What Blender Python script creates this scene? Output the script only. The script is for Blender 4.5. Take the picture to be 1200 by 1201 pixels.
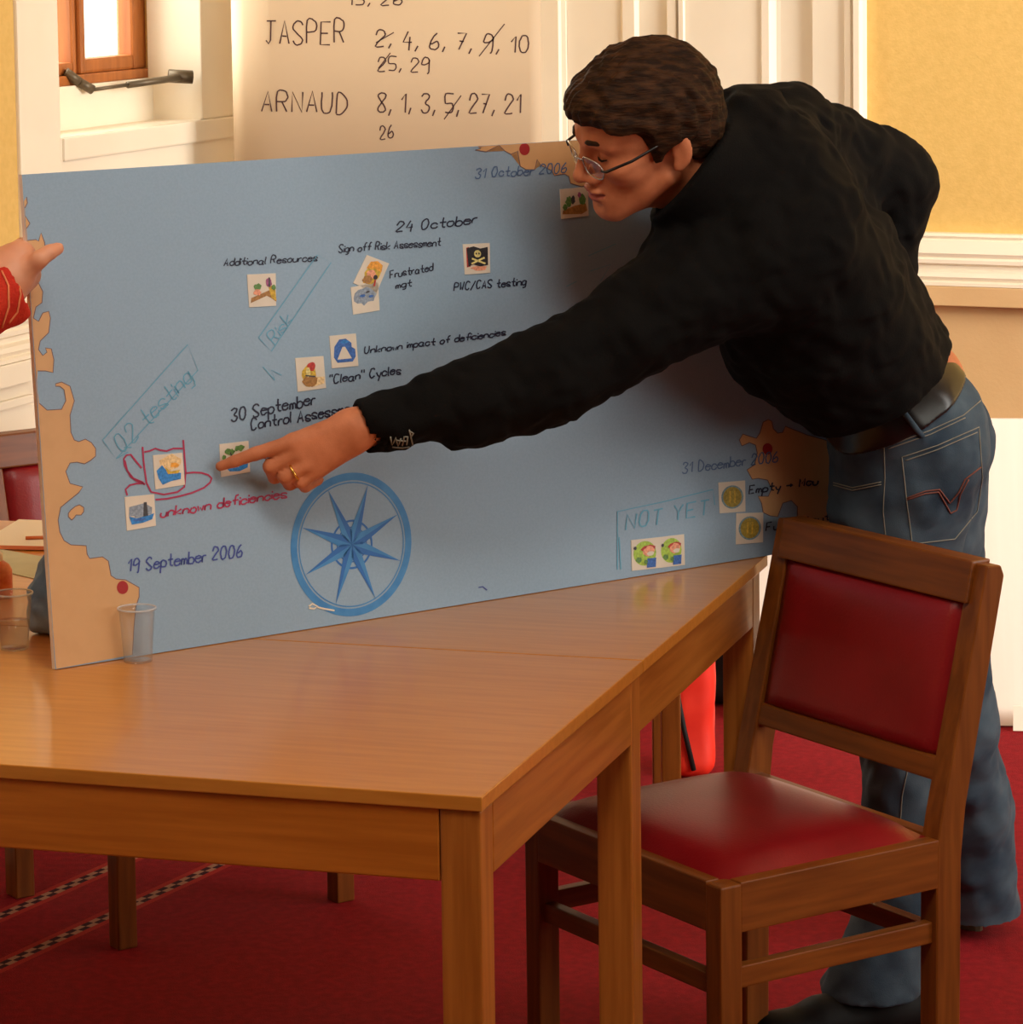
import bpy, bmesh, math, random
import numpy as np
from mathutils import Vector, Matrix
from mathutils.bvhtree import BVHTree

random.seed(7)
for o in list(bpy.data.objects):
    bpy.data.objects.remove(o)
SC = bpy.context.scene
COL = SC.collection

# ------------------------------------------------------------------ camera
F, PX, PY, EYE = 3900.0, 600.0, 280.0, 1.70
_p, _r = math.atan(380 / 3900.0), math.radians(-0.75)
FW = np.array([0, math.cos(_p), -math.sin(_p)])
_u0 = np.array([0, math.sin(_p), math.cos(_p)])
_r0 = np.array([1.0, 0, 0])
RT = math.cos(_r) * _r0 + math.sin(_r) * _u0
UP = -math.sin(_r) * _r0 + math.cos(_r) * _u0
CP = np.array([0, 0, EYE])
cd = bpy.data.cameras.new('camera')
cam = bpy.data.objects.new('camera', cd)
COL.objects.link(cam)
cd.sensor_fit = 'HORIZONTAL'
cd.sensor_width = 36
cd.lens = 36 * F / 1200
cd.shift_x = 0.0
cd.shift_y = -(600.5 - PY) / 1200
cd.clip_start = 0.05
cam.matrix_world = Matrix(((RT[0], UP[0], -FW[0], CP[0]), (RT[1], UP[1], -FW[1], CP[1]), (RT[2], UP[2], -FW[2], CP[2]), (0, 0, 0, 1)))
SC.camera = cam

# ------------------------------------------------------------------ world, lights, exposure
SC.view_settings.view_transform = 'Standard'
SC.view_settings.look = 'None'
SC.view_settings.exposure = 0.0
SC.view_settings.gamma = 1.0
wd = bpy.data.worlds.new('sky')
SC.world = wd
wd.use_nodes = True
bg = wd.node_tree.nodes['Background']
bg.inputs[0].default_value = (1.0, 0.98, 0.86, 1)
bg.inputs[1].default_value = 2.6


def area(name, loc, target, sx, sy, power, color):
    l = bpy.data.lights.new(name, 'AREA')
    l.shape = 'RECTANGLE'
    l.size, l.size_y, l.energy, l.color = sx, sy, power, color
    o = bpy.data.objects.new(name, l)
    COL.objects.link(o)
    o.location = loc
    o.rotation_euler = (Vector(target) - Vector(loc)).to_track_quat('-Z', 'Y').to_euler()
    return o


area('daylight_right_window', (3.75, 4.6, 1.95), (1.6, 7.2, 1.35), 2.3, 1.9, 92, (1.0, 0.97, 0.91)).data.spread = 1.75
area('front_fill', (3.3, 0.5, 2.3), (-0.1, 4.6, 0.9), 2.0, 1.8, 13, (1.0, 0.95, 0.86))  # weak fill added to lift the board under the torso
area('daylight_left_window', (-1.55, 7.05, 2.1), (0.5, 6.35, 1.2), 1.5, 1.7, 115, (1.0, 0.97, 0.90))
area('left_edge_fill', (-1.9, 3.3, 2.95), (-0.4, 4.3, 0.9), 1.3, 1.0, 16, (1.0, 0.93, 0.80))  # added fill for the board's left edge, no window opening here
area('overhead_fill', (0.5, 2.7, 3.2), (0.3, 3.9, 0), 1.0, 1.0, 48, (1.0, 0.94, 0.82))  # added overhead light, brightens the tabletop and keeps the aprons darker

# ------------------------------------------------------------------ geometry helpers


def ray(px, py):
    return FW + (px - PX) / F * RT - (py - PY) / F * UP


def WY(px, py, Y):
    d = ray(px, py)
    return CP + d * (Y / d[1])


def WZ(px, py, z):
    d = ray(px, py)
    return CP + d * ((z - EYE) / d[2])


def WPL(px, py, p0, n):
    d = ray(px, py)
    return CP + d * (np.dot(np.asarray(p0) - CP, n) / np.dot(d, n))


def lin(c, a=1.0):
    out = []
    for v in c:
        v /= 255.0
        out.append(v / 12.92 if v <= 0.04045 else ((v + 0.055) / 1.055) ** 2.4)
    return (*out, a)


def mat(name, c, rough=0.6, c2=None, scale=(20, 20, 20), detail=3, bump=0.0, bscale=None, spec=0.5, coat=0.0, metal=0.0, trans=0.0, ior=1.45, sheen=0.0, lo=0.35, hi=0.65, coat_rough=0.1):
    m = bpy.data.materials.new(name)
    m.use_nodes = True
    nt = m.node_tree
    b = nt.nodes['Principled BSDF']
    b.inputs['Roughness'].default_value = rough
    b.inputs['Metallic'].default_value = metal
    b.inputs['Specular IOR Level'].default_value = spec
    b.inputs['Coat Weight'].default_value = coat
    b.inputs['Coat Roughness'].default_value = coat_rough
    b.inputs['Transmission Weight'].default_value = trans
    b.inputs['IOR'].default_value = ior
    b.inputs['Sheen Weight'].default_value = sheen
    tc = nt.nodes.new('ShaderNodeTexCoord')

    def noise(sc, det):
        mp = nt.nodes.new('ShaderNodeMapping')
        mp.inputs['Scale'].default_value = sc
        nt.links.new(tc.outputs['Object'], mp.inputs['Vector'])
        n = nt.nodes.new('ShaderNodeTexNoise')
        n.inputs['Scale'].default_value = 1.0
        n.inputs['Detail'].default_value = det
        nt.links.new(mp.outputs[0], n.inputs['Vector'])
        return n
    b.inputs['Base Color'].default_value = lin(c)
    c2 = c2 or tuple(min(255, v * 1.04) for v in c)
    n = noise(scale, detail)
    rp = nt.nodes.new('ShaderNodeValToRGB')
    rp.color_ramp.elements[0].position = lo
    rp.color_ramp.elements[1].position = hi
    rp.color_ramp.elements[0].color = lin(c)
    rp.color_ramp.elements[1].color = lin(c2)
    nt.links.new(n.outputs['Fac'], rp.inputs[0])
    nt.links.new(rp.outputs[0], b.inputs['Base Color'])
    if bump:
        n2 = noise(bscale or scale, 4)
        bp = nt.nodes.new('ShaderNodeBump')
        bp.inputs['Strength'].default_value = bump
        bp.inputs['Distance'].default_value = 0.004
        nt.links.new(n2.outputs['Fac'], bp.inputs['Height'])
        nt.links.new(bp.outputs[0], b.inputs['Normal'])
    return m


M = {}
M['yellow'] = mat('yellow_paint', (212, 173, 96), 0.75, (219, 180, 103), (60, 60, 60), bump=0.12, bscale=(160, 160, 160))
M['white'] = mat('cream_gloss_paint', (234, 221, 198), 0.4, (240, 228, 206), (4, 4, 4))
M['dado'] = mat('tan_paint', (205, 166, 116), 0.7, (212, 174, 124), (5, 5, 5), bump=0.1, bscale=(120, 120, 120))
M['unseen_wall'] = mat('dark_unseen_wall', (92, 58, 34), 0.5, (110, 70, 42), (60, 60, 4))  # dark tone invented for the unseen walls to cut bounce light
M['ceiling'] = mat('ceiling_paint', (235, 225, 205), 0.8)
M['wood_x'] = mat('oak_grain_across', (176, 98, 26), 0.38, (196, 114, 36), (5, 90, 90), 5, bump=0.03, coat=0.25, coat_rough=0.15)  # lighter than the side oak, makes up for weak light on the front apron
M['wood_y'] = mat('oak_grain_along', (158, 90, 28), 0.38, (180, 110, 42), (90, 5, 90), 5, bump=0.03, coat=0.25, coat_rough=0.15)
M['wood_z'] = mat('oak_grain_upright', (158, 90, 28), 0.38, (182, 110, 42), (90, 90, 5), 5, bump=0.03, coat=0.25, coat_rough=0.15)
M['table_top'] = mat('oak_veneer_polished', (194, 122, 44), 0.3, (206, 134, 54), (7, 80, 80), 5, coat=0.4, coat_rough=0.11, bump=0.02, bscale=(4, 60, 60))
M['chair_x'] = mat('chair_oak_across', (106, 54, 14), 0.4, (128, 68, 20), (6, 90, 90), 5, coat=0.06, coat_rough=0.2, spec=0.35)
M['chair_y'] = mat('chair_oak_along', (114, 58, 15), 0.4, (136, 74, 23), (90, 6, 90), 5, coat=0.06, coat_rough=0.2, spec=0.35)
M['chair_z'] = mat('chair_oak_upright', (110, 56, 14), 0.4, (132, 72, 22), (90, 90, 6), 5, coat=0.06, coat_rough=0.2, spec=0.35)
M['leather'] = mat('red_leather', (126, 14, 18), 0.36, (140, 18, 24), (9, 9, 9), bump=0.1, bscale=(260, 260, 260), spec=0.5)
M['board'] = mat('blue_print', (144, 168, 190), 0.5, (149, 173, 195), (300, 300, 300), bump=0.02)
M['foam'] = mat('white_foam_core', (248, 244, 234), 0.6)
M['land'] = mat('tan_print', (214, 164, 112), 0.5, (218, 168, 116), (40, 40, 40))
M['outline'] = mat('brown_outline_print', (120, 92, 92), 0.5)
M['red_dot'] = mat('red_dot_print', (165, 30, 32), 0.5)
M['compass'] = mat('blue_compass_print', (58, 128, 190), 0.5, (72, 140, 198), (50, 50, 50))
M['compass_dark'] = mat('dark_blue_compass_print', (44, 104, 176), 0.5)
M['ink_black'] = mat('black_marker', (38, 40, 62), 0.5)
M['ink_blue'] = mat('blue_marker', (62, 76, 150), 0.5)
M['ink_teal'] = mat('faded_blue_marker', (84, 110, 150), 0.5)
M['ink_red'] = mat('red_marker', (172, 42, 82), 0.5)
M['ink_cyan'] = mat('cyan_marker', (100, 164, 192), 0.5)
M['ink_chart'] = mat('brown_black_marker', (70, 44, 44), 0.5)
M['paper'] = mat('white_paper', (236, 222, 200), 0.7, (240, 227, 206), (3, 3, 3))
M['chart_paper'] = mat('flip_chart_paper', (196, 170, 138), 0.7, (200, 175, 143), (2, 2, 2))
M['poster'] = mat('white_pad_paper', (228, 214, 198), 0.6, (232, 219, 204), (30, 2, 2))
M['sticker'] = mat('sticker_paper', (222, 208, 190), 0.5)
for nm, c in dict(st_brown=(150, 104, 52), st_green=(86, 122, 62), st_purple=(140, 70, 110), st_orange=(214, 142, 44), st_black=(34, 28, 32), st_gold=(186, 150, 46), st_blue=(42, 116, 184), st_grey=(128, 138, 152), st_lime=(150, 176, 62), st_navy=(52, 92, 160), st_pink=(214, 140, 110), st_red=(168, 48, 40), st_sand=(216, 180, 130), st_dark=(60, 58, 62), st_coinrim=(112, 140, 150), st_coin=(150, 128, 48), st_palegold=(205, 188, 120)).items():
    M[nm] = mat(nm[3:] + '_print', c, 0.5, tuple(min(255, v * 1.18 + 8) for v in c), (300, 300, 300))
M['shirt'] = mat('black_cotton', (9, 7, 6), 0.9, (13, 10, 8), (30, 30, 30), bump=0.2, bscale=(420, 420, 420), spec=0.15)
M['denim'] = mat('worn_blue_denim', (42, 56, 70), 0.85, (86, 99, 108), (11, 11, 14), 6, bump=0.15, bscale=(700, 700, 500), spec=0.2, lo=0.3, hi=0.8)
M['stitch'] = mat('pale_stitching', (128, 122, 108), 0.8)
M['orange_stitch'] = mat('rust_stitching', (112, 62, 50), 0.8)
M['belt'] = mat('black_belt_leather', (20, 16, 15), 0.3, (26, 21, 19), (40, 40, 40), spec=0.5)
M['skin'] = mat('skin', (184, 108, 70), 0.6, (206, 126, 86), (30, 30, 30), 5, bump=0.12, bscale=(600, 600, 600), spec=0.35)
M['lip'] = mat('lip_skin', (176, 86, 68), 0.45)
M['skin_pale'] = mat('fair_skin', (216, 150, 112), 0.5, (222, 152, 118), (18, 18, 18))
M['eye'] = mat('eye_white', (205, 195, 185), 0.25)
M['iris'] = mat('iris', (40, 32, 26), 0.2)
M['hair'] = mat('brown_hair', (38, 22, 11), 0.62, (74, 46, 26), (40, 40, 160), 5, bump=0.5, bscale=(90, 90, 420), lo=0.42, hi=0.72, spec=0.12)
M['metal'] = mat('dark_metal', (60, 50, 45), 0.35, metal=0.7)
M['chrome'] = mat('thin_steel', (190, 180, 170), 0.25, metal=0.9)
M['gold'] = mat('gold', (226, 180, 90), 0.2, metal=1.0)
def thin_glass(name, tint, refl, milk=0.0):
    m = bpy.data.materials.new(name)
    m.use_nodes = True
    nt = m.node_tree
    nt.nodes.remove(nt.nodes['Principled BSDF'])
    t = nt.nodes.new('ShaderNodeBsdfTransparent')
    t.inputs[0].default_value = (*tint, 1)
    g = nt.nodes.new('ShaderNodeBsdfGlossy')
    g.inputs['Roughness'].default_value = 0.03
    fz = nt.nodes.new('ShaderNodeLayerWeight')
    pw = nt.nodes.new('ShaderNodeMath')
    pw.operation = 'POWER'
    pw.inputs[1].default_value = 3.5
    ad = nt.nodes.new('ShaderNodeMath')
    ad.operation = 'MULTIPLY_ADD'
    ad.inputs[1].default_value = refl
    ad.inputs[2].default_value = 0.035
    mx = nt.nodes.new('ShaderNodeMixShader')
    nt.links.new(fz.outputs['Facing'], pw.inputs[0])
    nt.links.new(pw.outputs[0], ad.inputs[0])
    nt.links.new(ad.outputs[0], mx.inputs[0])
    nt.links.new(t.outputs[0], mx.inputs[1])
    nt.links.new(g.outputs[0], mx.inputs[2])
    out = mx.outputs[0]
    if milk:
        df = nt.nodes.new('ShaderNodeBsdfDiffuse')
        df.inputs[0].default_value = (.9, .88, .86, 1)
        m2 = nt.nodes.new('ShaderNodeMixShader')
        m2.inputs[0].default_value = milk
        nt.links.new(out, m2.inputs[1])
        nt.links.new(df.outputs[0], m2.inputs[2])
        out = m2.outputs[0]
    nt.links.new(out, nt.nodes['Material Output'].inputs[0])
    return m


M['rim'] = thin_glass('milky_plastic', (.95, .95, .95), .4, .35)
M['glass'] = thin_glass('clear_glass', (.98, .985, .975), .5)
M['plastic'] = thin_glass('clear_plastic', (.97, .97, .965), .6, .045)
M['water'] = thin_glass('water', (.90, .86, .84), .6)
M['red_sleeve'] = mat('red_knit', (190, 34, 14), 0.85, (206, 48, 20), (60, 60, 60), bump=0.4, bscale=(300, 300, 300))
M['sleeve_stripe'] = mat('orange_trim', (226, 130, 84), 0.8)
M['casement'] = mat('brown_window_wood', (150, 84, 34), 0.45, (172, 100, 44), (60, 60, 6), 4)
M['iron'] = mat('old_iron', (96, 84, 66), 0.45, metal=0.5)
M['red_bag'] = mat('red_nylon', (222, 40, 22), 0.55, (232, 50, 28), (12, 12, 12), bump=0.2, bscale=(14, 14, 14))
M['black_bag'] = mat('black_nylon', (18, 15, 15), 0.7)
M['blue_cloth'] = mat('faded_blue_cloth', (104, 146, 212), 0.9, (150, 186, 234), (16, 16, 16), 4, bump=0.3, bscale=(60, 60, 60))
M['juice'] = mat('orange_label', (196, 84, 28), 0.4, (218, 120, 60), (60, 60, 60), 4)
M['green_paper'] = mat('pale_green_paper', (196, 196, 168), 0.7)
M['shoe'] = mat('black_shoe_leather', (16, 13, 12), 0.6, spec=0.2)
M['sole'] = mat('shoe_sole', (92, 74, 52), 0.7)


def link(name, me, m=None, parent=None, smooth=False):
    o = bpy.data.objects.new(name, me)
    COL.objects.link(o)
    for x in (m if isinstance(m, (list, tuple)) else [m]):
        if x is not None:
            me.materials.append(x)
    if smooth:
        me.polygons.foreach_set('use_smooth', np.ones(len(me.polygons), dtype=bool))
    if parent is not None:
        o.parent = parent
    return o


def mesh_from(name, verts, faces):
    me = bpy.data.meshes.new(name)
    me.from_pydata([tuple(map(float, v)) for v in verts], [], [tuple(map(int, f)) for f in faces])
    me.update()
    return me


def bmobj(name, bm, m, parent=None, smooth=False):
    me = bpy.data.meshes.new(name)
    bm.normal_update()
    bm.to_mesh(me)
    bm.free()
    return link(name, me, m, parent, smooth)


def tag(o, label=None, cat=None, group=None, kind=None):
    if label:
        o['label'] = label
    if cat:
        o['category'] = cat
    if group:
        o['group'] = group
    if kind:
        o['kind'] = kind
    return o


def empty(name, loc=(0, 0, 0), rz=0.0):
    o = bpy.data.objects.new(name, None)
    COL.objects.link(o)
    o.location = tuple(map(float, loc))
    o.rotation_euler = (0, 0, rz)
    o.empty_display_size = 0.1
    return o


def box_bm(bm, lo, hi, bevel=0.0, fr=None):
    """box between lo and hi, corners mapped through fr"""
    b2 = bmesh.new()
    bmesh.ops.create_cube(b2, size=1.0)
    for v in b2.verts:
        v.co = Vector([(lo[i] + hi[i]) / 2 + v.co[i] * (hi[i] - lo[i]) for i in range(3)])
    if bevel:
        bmesh.ops.bevel(b2, geom=list(b2.edges), offset=bevel, segments=2, affect='EDGES', profile=0.6)
    if fr:
        for v in b2.verts:
            v.co = Vector(fr(v.co))
        if fr is not None:
            bmesh.ops.recalc_face_normals(b2, faces=b2.faces)
    tmp = bpy.data.meshes.new('t')
    b2.to_mesh(tmp)
    b2.free()
    bm.from_mesh(tmp)
    bpy.data.meshes.remove(tmp)


def box(name, lo, hi, m, parent=None, bevel=0.0, fr=None):
    bm = bmesh.new()
    box_bm(bm, lo, hi, bevel, fr)
    return bmobj(name, bm, m, parent)


def tube_bm(bm, pts, r, seg=8, closed=False, caps=True):
    pts = [Vector(p) for p in pts]
    n = len(pts)
    rs = r if isinstance(r, (list, tuple)) else [r] * n
    rings = []
    prev = None
    for i, p in enumerate(pts):
        a = pts[(i - 1) % n] if (closed or i > 0) else p
        b = pts[(i + 1) % n] if (closed or i < n - 1) else p
        t = (b - a).normalized()
        if prev is None:
            prev = t.orthogonal().normalized()
        x = (prev - t * prev.dot(t)).normalized()
        prev = x
        y = t.cross(x)
        rings.append([bm.verts.new(p + (x * math.cos(k * 2 * math.pi / seg) + y * math.sin(k * 2 * math.pi / seg)) * rs[i]) for k in range(seg)])
    for i in range(n if closed else n - 1):
        A, B = rings[i], rings[(i + 1) % n]
        for k in range(seg):
            bm.faces.new((A[k], A[(k + 1) % seg], B[(k + 1) % seg], B[k]))
    if not closed and caps:
        bm.faces.new(list(reversed(rings[0])))
        bm.faces.new(rings[-1])


def tube(name, pts, r, m, parent=None, seg=8, closed=False):
    bm = bmesh.new()
    tube_bm(bm, pts, r, seg, closed)
    return bmobj(name, bm, m, parent, True)


def lathe_bm(bm, prof, seg=32, origin=(0, 0, 0), caps=False):
    rings = []
    for r, z in prof:
        rings.append([bm.verts.new((origin[0] + r * math.cos(2 * math.pi * k / seg), origin[1] + r * math.sin(2 * math.pi * k / seg), origin[2] + z)) for k in range(seg)])
    for a, b in zip(rings, rings[1:]):
        for k in range(seg):
            bm.faces.new((a[k], a[(k + 1) % seg], b[(k + 1) % seg], b[k]))
    if caps:
        bm.faces.new(list(reversed(rings[0])))
        bm.faces.new(rings[-1])


# ------------------------------------------------------------------ smooth solids (distance fields -> mesh)


def V3(*a):
    return np.array(a, dtype=np.float64)


class RC:
    """rounded cone between two points"""

    def __init__(s, a, b, ra, rb=None):
        s.a, s.b = np.asarray(a, float), np.asarray(b, float)
        s.ra, s.rb = ra, (ra if rb is None else rb)
        s.c = (s.a + s.b) / 2
        s.R = np.linalg.norm(s.b - s.a) / 2 + max(s.ra, s.rb)

    def d(s, P, c, r):
        if c is not None and np.linalg.norm(c - s.c) - s.R - r > 0.07:
            return None
        ba = s.b - s.a
        h = np.clip(((P - s.a) @ ba) / (ba @ ba + 1e-12), 0, 1)
        q = P - s.a - h[:, None] * ba
        return np.sqrt((q * q).sum(1)) - (s.ra + (s.rb - s.ra) * h)


class EL:
    """ellipsoid with axes given as rows"""

    def __init__(s, c, r, ax=None):
        s.c = np.asarray(c, float)
        s.r = np.asarray(r, float)
        s.ax = np.eye(3) if ax is None else np.asarray(ax, float)
        s.R = max(r)

    def d(s, P, c, r):
        if c is not None and np.linalg.norm(c - s.c) - s.R - r > 0.07:
            return None
        q = (P - s.c) @ s.ax.T
        k0 = np.sqrt(((q / s.r) ** 2).sum(1)) + 1e-9
        k1 = np.sqrt(((q / s.r ** 2) ** 2).sum(1)) + 1e-9
        return k0 * (k0 - 1) / k1


class RB:
    """rounded box with axes given as rows"""

    def __init__(s, c, h, rad, ax=None):
        s.c = np.asarray(c, float)
        s.h = np.asarray(h, float)
        s.rad = rad
        s.ax = np.eye(3) if ax is None else np.asarray(ax, float)
        s.R = np.linalg.norm(h)

    def d(s, P, c, r):
        if c is not None and np.linalg.norm(c - s.c) - s.R - r > 0.07:
            return None
        q = np.abs((P - s.c) @ s.ax.T) - (s.h - s.rad)
        return np.sqrt((np.maximum(q, 0) ** 2).sum(1)) + np.minimum(q.max(1), 0) - s.rad


class HS:
    """half space: inside where n.(p-c) < 0"""

    def __init__(s, c, n):
        s.c = np.asarray(c, float)
        s.n = np.asarray(n, float) / np.linalg.norm(n)

    def d(s, P, c, r):
        return (P - s.c) @ s.n


class FN:
    def __init__(s, f):
        s.f = f

    def d(s, P, c, r):
        return s.f(P)


class G:
    """sequence of (op, node, k); op u = union, s = subtract, i = intersect, o = offset by k, n = add function"""

    def __init__(s, *items):
        s.items = items

    def d(s, P, c=None, r=0.0):
        D = None
        for op, node, k in s.items:
            if op == 'o':
                if D is not None:
                    D = D + k
                continue
            if op == 'n':
                if D is not None:
                    D = D + node(P) * k
                continue
            e = node.d(P, c, r)
            if e is None:
                if op == 'i':
                    return None
                continue
            if op == 'u':
                if D is None:
                    D = e
                elif k > 0:
                    h = np.clip(0.5 + 0.5 * (e - D) / k, 0, 1)
                    D = e + (D - e) * h - k * h * (1 - h)
                else:
                    D = np.minimum(D, e)
            elif D is None:
                continue
            else:
                if op == 's':
                    e = -e
                if k > 0:
                    h = np.clip(0.5 - 0.5 * (e - D) / k, 0, 1)
                    D = e + (D - e) * h + k * h * (1 - h)
                else:
                    D = np.maximum(D, e)
        return D


def wavy(seed, wl, n=6):
    rs = np.random.RandomState(seed)
    K = rs.normal(size=(n, 3))
    K /= np.linalg.norm(K, axis=1)[:, None]
    K *= (2 * np.pi / wl) * rs.uniform(0.7, 1.4, size=(n, 1))
    ph = rs.uniform(0, 6.28, n)

    def f(P):
        Q = P + 0.25 * wl * np.sin(P[:, [1, 2, 0]] * (3.0 / wl))
        return np.sin(Q @ K.T + ph).sum(1) / n
    return f


def solid(name, node, lo, hi, vs, m, parent=None, faces_mat=None):
    """naive surface nets on a sparse block grid"""
    n = 12
    lo, hi = np.asarray(lo, float), np.asarray(hi, float)
    bs = n * vs
    nb = np.ceil((hi - lo) / bs).astype(int)
    bi = np.stack(np.meshgrid(*[np.arange(k) for k in nb], indexing='ij'), -1).reshape(-1, 3)
    cen = lo + (bi + 0.5) * bs
    half = bs * math.sqrt(3) / 2
    keep = np.zeros(len(bi), bool)
    for s0 in range(0, len(bi), 60000):
        dd = node.d(cen[s0:s0 + 60000], None, 0)
        keep[s0:s0 + 60000] = np.abs(dd) < half * 1.35 + 0.012
    bi, cen = bi[keep], cen[keep]
    N = nb * n + 3
    S = (N[1] * N[2], N[2], 1)
    g = np.stack(np.meshgrid(*[np.arange(n + 1)] * 3, indexing='ij'), -1).reshape(-1, 3)
    corners = [(0, 0, 0), (1, 0, 0), (0, 1, 0), (1, 1, 0), (0, 0, 1), (1, 0, 1), (0, 1, 1), (1, 1, 1)]
    edges = [(0, 1), (2, 3), (4, 5), (6, 7), (0, 2), (1, 3), (4, 6), (5, 7), (0, 4), (1, 5), (2, 6), (3, 7)]
    cid, cpos, eds = [], [], []
    for b, c in zip(bi, cen):
        gi = b * n + g
        D = node.d(lo + gi * vs, c, half)
        if D is None or D.min() > 0 or D.max() < 0:
            continue
        D = D.reshape(n + 1, n + 1, n + 1)
        cv = np.stack([D[i:n + i, j:n + j, k:n + k] for i, j, k in corners], -1)
        act = (cv.min(-1) < 0) & (cv.max(-1) >= 0)
        ix = np.argwhere(act)
        vals = cv[act]
        acc = np.zeros((len(ix), 3))
        cnt = np.zeros(len(ix))
        for e0, e1 in edges:
            a, bb = vals[:, e0], vals[:, e1]
            cr = (a < 0) != (bb < 0)
            t = np.where(cr, a / np.where(cr, a - bb, 1), 0)
            p0, p1 = np.array(corners[e0]), np.array(corners[e1])
            acc += np.where(cr[:, None], p0 + t[:, None] * (p1 - p0), 0)
            cnt += cr
        pos = lo + (b * n + ix + acc / cnt[:, None]) * vs
        gx = b * n + ix
        cid.append(gx @ np.array(S))
        cpos.append(pos)
        neg = D < 0
        for ax in range(3):
            sl0 = [slice(0, n)] * 3
            sl1 = [slice(0, n)] * 3
            sl1[ax] = slice(1, n + 1)
            x0, x1 = neg[tuple(sl0)], neg[tuple(sl1)]
            w = np.argwhere(x0 != x1)
            if len(w):
                eds.append(np.column_stack([np.full(len(w), ax), (b * n + w) @ np.array(S), x0[tuple(w.T)]]))
    cid = np.concatenate(cid)
    cpos = np.concatenate(cpos)
    o = np.argsort(cid)
    cid, cpos = cid[o], cpos[o]
    E = np.concatenate(eds)
    quads = []
    for ax in range(3):
        e = E[E[:, 0] == ax]
        a1, a2 = S[(ax + 1) % 3], S[(ax + 2) % 3]
        q = np.stack([e[:, 1], e[:, 1] - a1, e[:, 1] - a1 - a2, e[:, 1] - a2], 1)
        p = np.clip(np.searchsorted(cid, q), 0, len(cid) - 1)
        ok = (cid[p] == q).all(1)
        p, sg = p[ok], e[ok, 2] == 1
        p[~sg] = p[~sg][:, ::-1]
        quads.append(p)
    Q = np.concatenate(quads)
    me = bpy.data.meshes.new(name)
    me.vertices.add(len(cpos))
    me.vertices.foreach_set('co', cpos.ravel())
    me.loops.add(len(Q) * 4)
    me.loops.foreach_set('vertex_index', Q.ravel().astype(np.int32))
    me.polygons.add(len(Q))
    me.polygons.foreach_set('loop_start', np.arange(0, len(Q) * 4, 4, dtype=np.int32))
    me.polygons.foreach_set('loop_total', np.full(len(Q), 4, dtype=np.int32))
    me.update(calc_edges=True)
    ob = link(name, me, m, parent, True)
    if faces_mat is not None:
        me.polygons.foreach_set('material_index', faces_mat(cpos[Q].mean(1)).astype(np.int32))
    return ob


# ------------------------------------------------------------------ handwriting
GLYPH = {
    'a': '45 36 16 05 04 13 33 45 46 43 53', 'b': '09 03 05 16 36 45 44 33 13 04', 'c': '45 36 16 05 04 13 33 44', 'd': '45 36 16 05 04 13 33 44 49 43',
    'e': '05 45 36 16 05 04 13 33 44', 'f': '49 39 28 23/06 46', 'g': '45 36 16 05 04 13 33 45 46 42 31 11', 'i': '06 03/08 07', 'k': '09 03/46 04 43',
    'l': '09 04 13', 'm': '06 03 05 16 25 23 25 36 45 43', 'n': '06 03 05 16 36 45 43', 'o': '16 05 04 13 33 44 45 36 16', 'p': '06 00/05 16 36 45 44 33 13 04',
    'r': '06 03 05 16 36', 's': '45 36 16 05 34 43 33 13 04', 't': '29 24 33 43/06 46', 'u': '06 04 13 33 44 46 43', 'v': '06 23 46', 'w': '06 13 25 33 46', 'y': '06 14 33/46 20',
    'A': '03 29 43/15 35', 'C': '48 39 19 07 05 13 33 44', 'D': '03 09 29 47 45 23 03', 'E': '49 09 03 43/06 36', 'F': '49 09 03/06 36', 'J': '09 49/29 24 13 04', 'M': '03 09 25 49 43',
    'N': '03 09 43 49', 'O': '19 07 05 13 33 45 47 39 19', 'P': '03 09 39 48 47 36 06', 'Q': '19 07 05 13 33 45 47 39 19/24 52', 'R': '03 09 39 48 47 36 06/26 43', 'S': '48 39 19 08 07 35 44 33 13 04',
    'T': '09 49/29 23', 'U': '09 05 13 33 45 49', 'W': '09 13 26 33 49', 'Y': '09 26 49/26 23',
    '0': '19 07 05 13 33 45 47 39 19', '1': '07 29 23', '2': '07 19 39 48 47 03 43', '3': '08 19 39 48 26 45 44 33 13 04', '4': '29 05 45/37 32', '5': '49 09 06 36 45 44 33 03',
    '6': '39 17 04 13 33 44 45 36 15 05', '7': '09 49 13/16 36', '8': '26 08 19 39 48 26 04 13 33 44 26', '9': '48 39 19 07 06 26 47 48 43 32',
    ',': '14 02', '/': '02 49', '>': '05 55/36 55 34', '"': '09 07/29 27', 'q': '46 16 05 14 34 46 41 31 10'}
SHARP = set('AEFJMNTWYkvw147/,">')


def glyph_strokes(ch):
    out = []
    for st in GLYPH[ch].split('/') if ch != '/' else [GLYPH['/']]:
        P = [np.array([float(q[0]), float(q[1]) - 3]) for q in st.split()]
        if ch not in SHARP and len(P) > 2:
            R = []
            for i in range(len(P) - 1):
                p0, p1, p2, p3 = P[max(i - 1, 0)], P[i], P[i + 1], P[min(i + 2, len(P) - 1)]
                for t in (0, 0.33, 0.67):
                    R.append(0.5 * (2 * p1 + (p2 - p0) * t + (2 * p0 - 5 * p1 + 4 * p2 - p3) * t * t + (3 * p1 - p0 - 3 * p2 + p3) * t ** 3))
            R.append(P[-1])
            P = R
        out.append(P)
    return out


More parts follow.
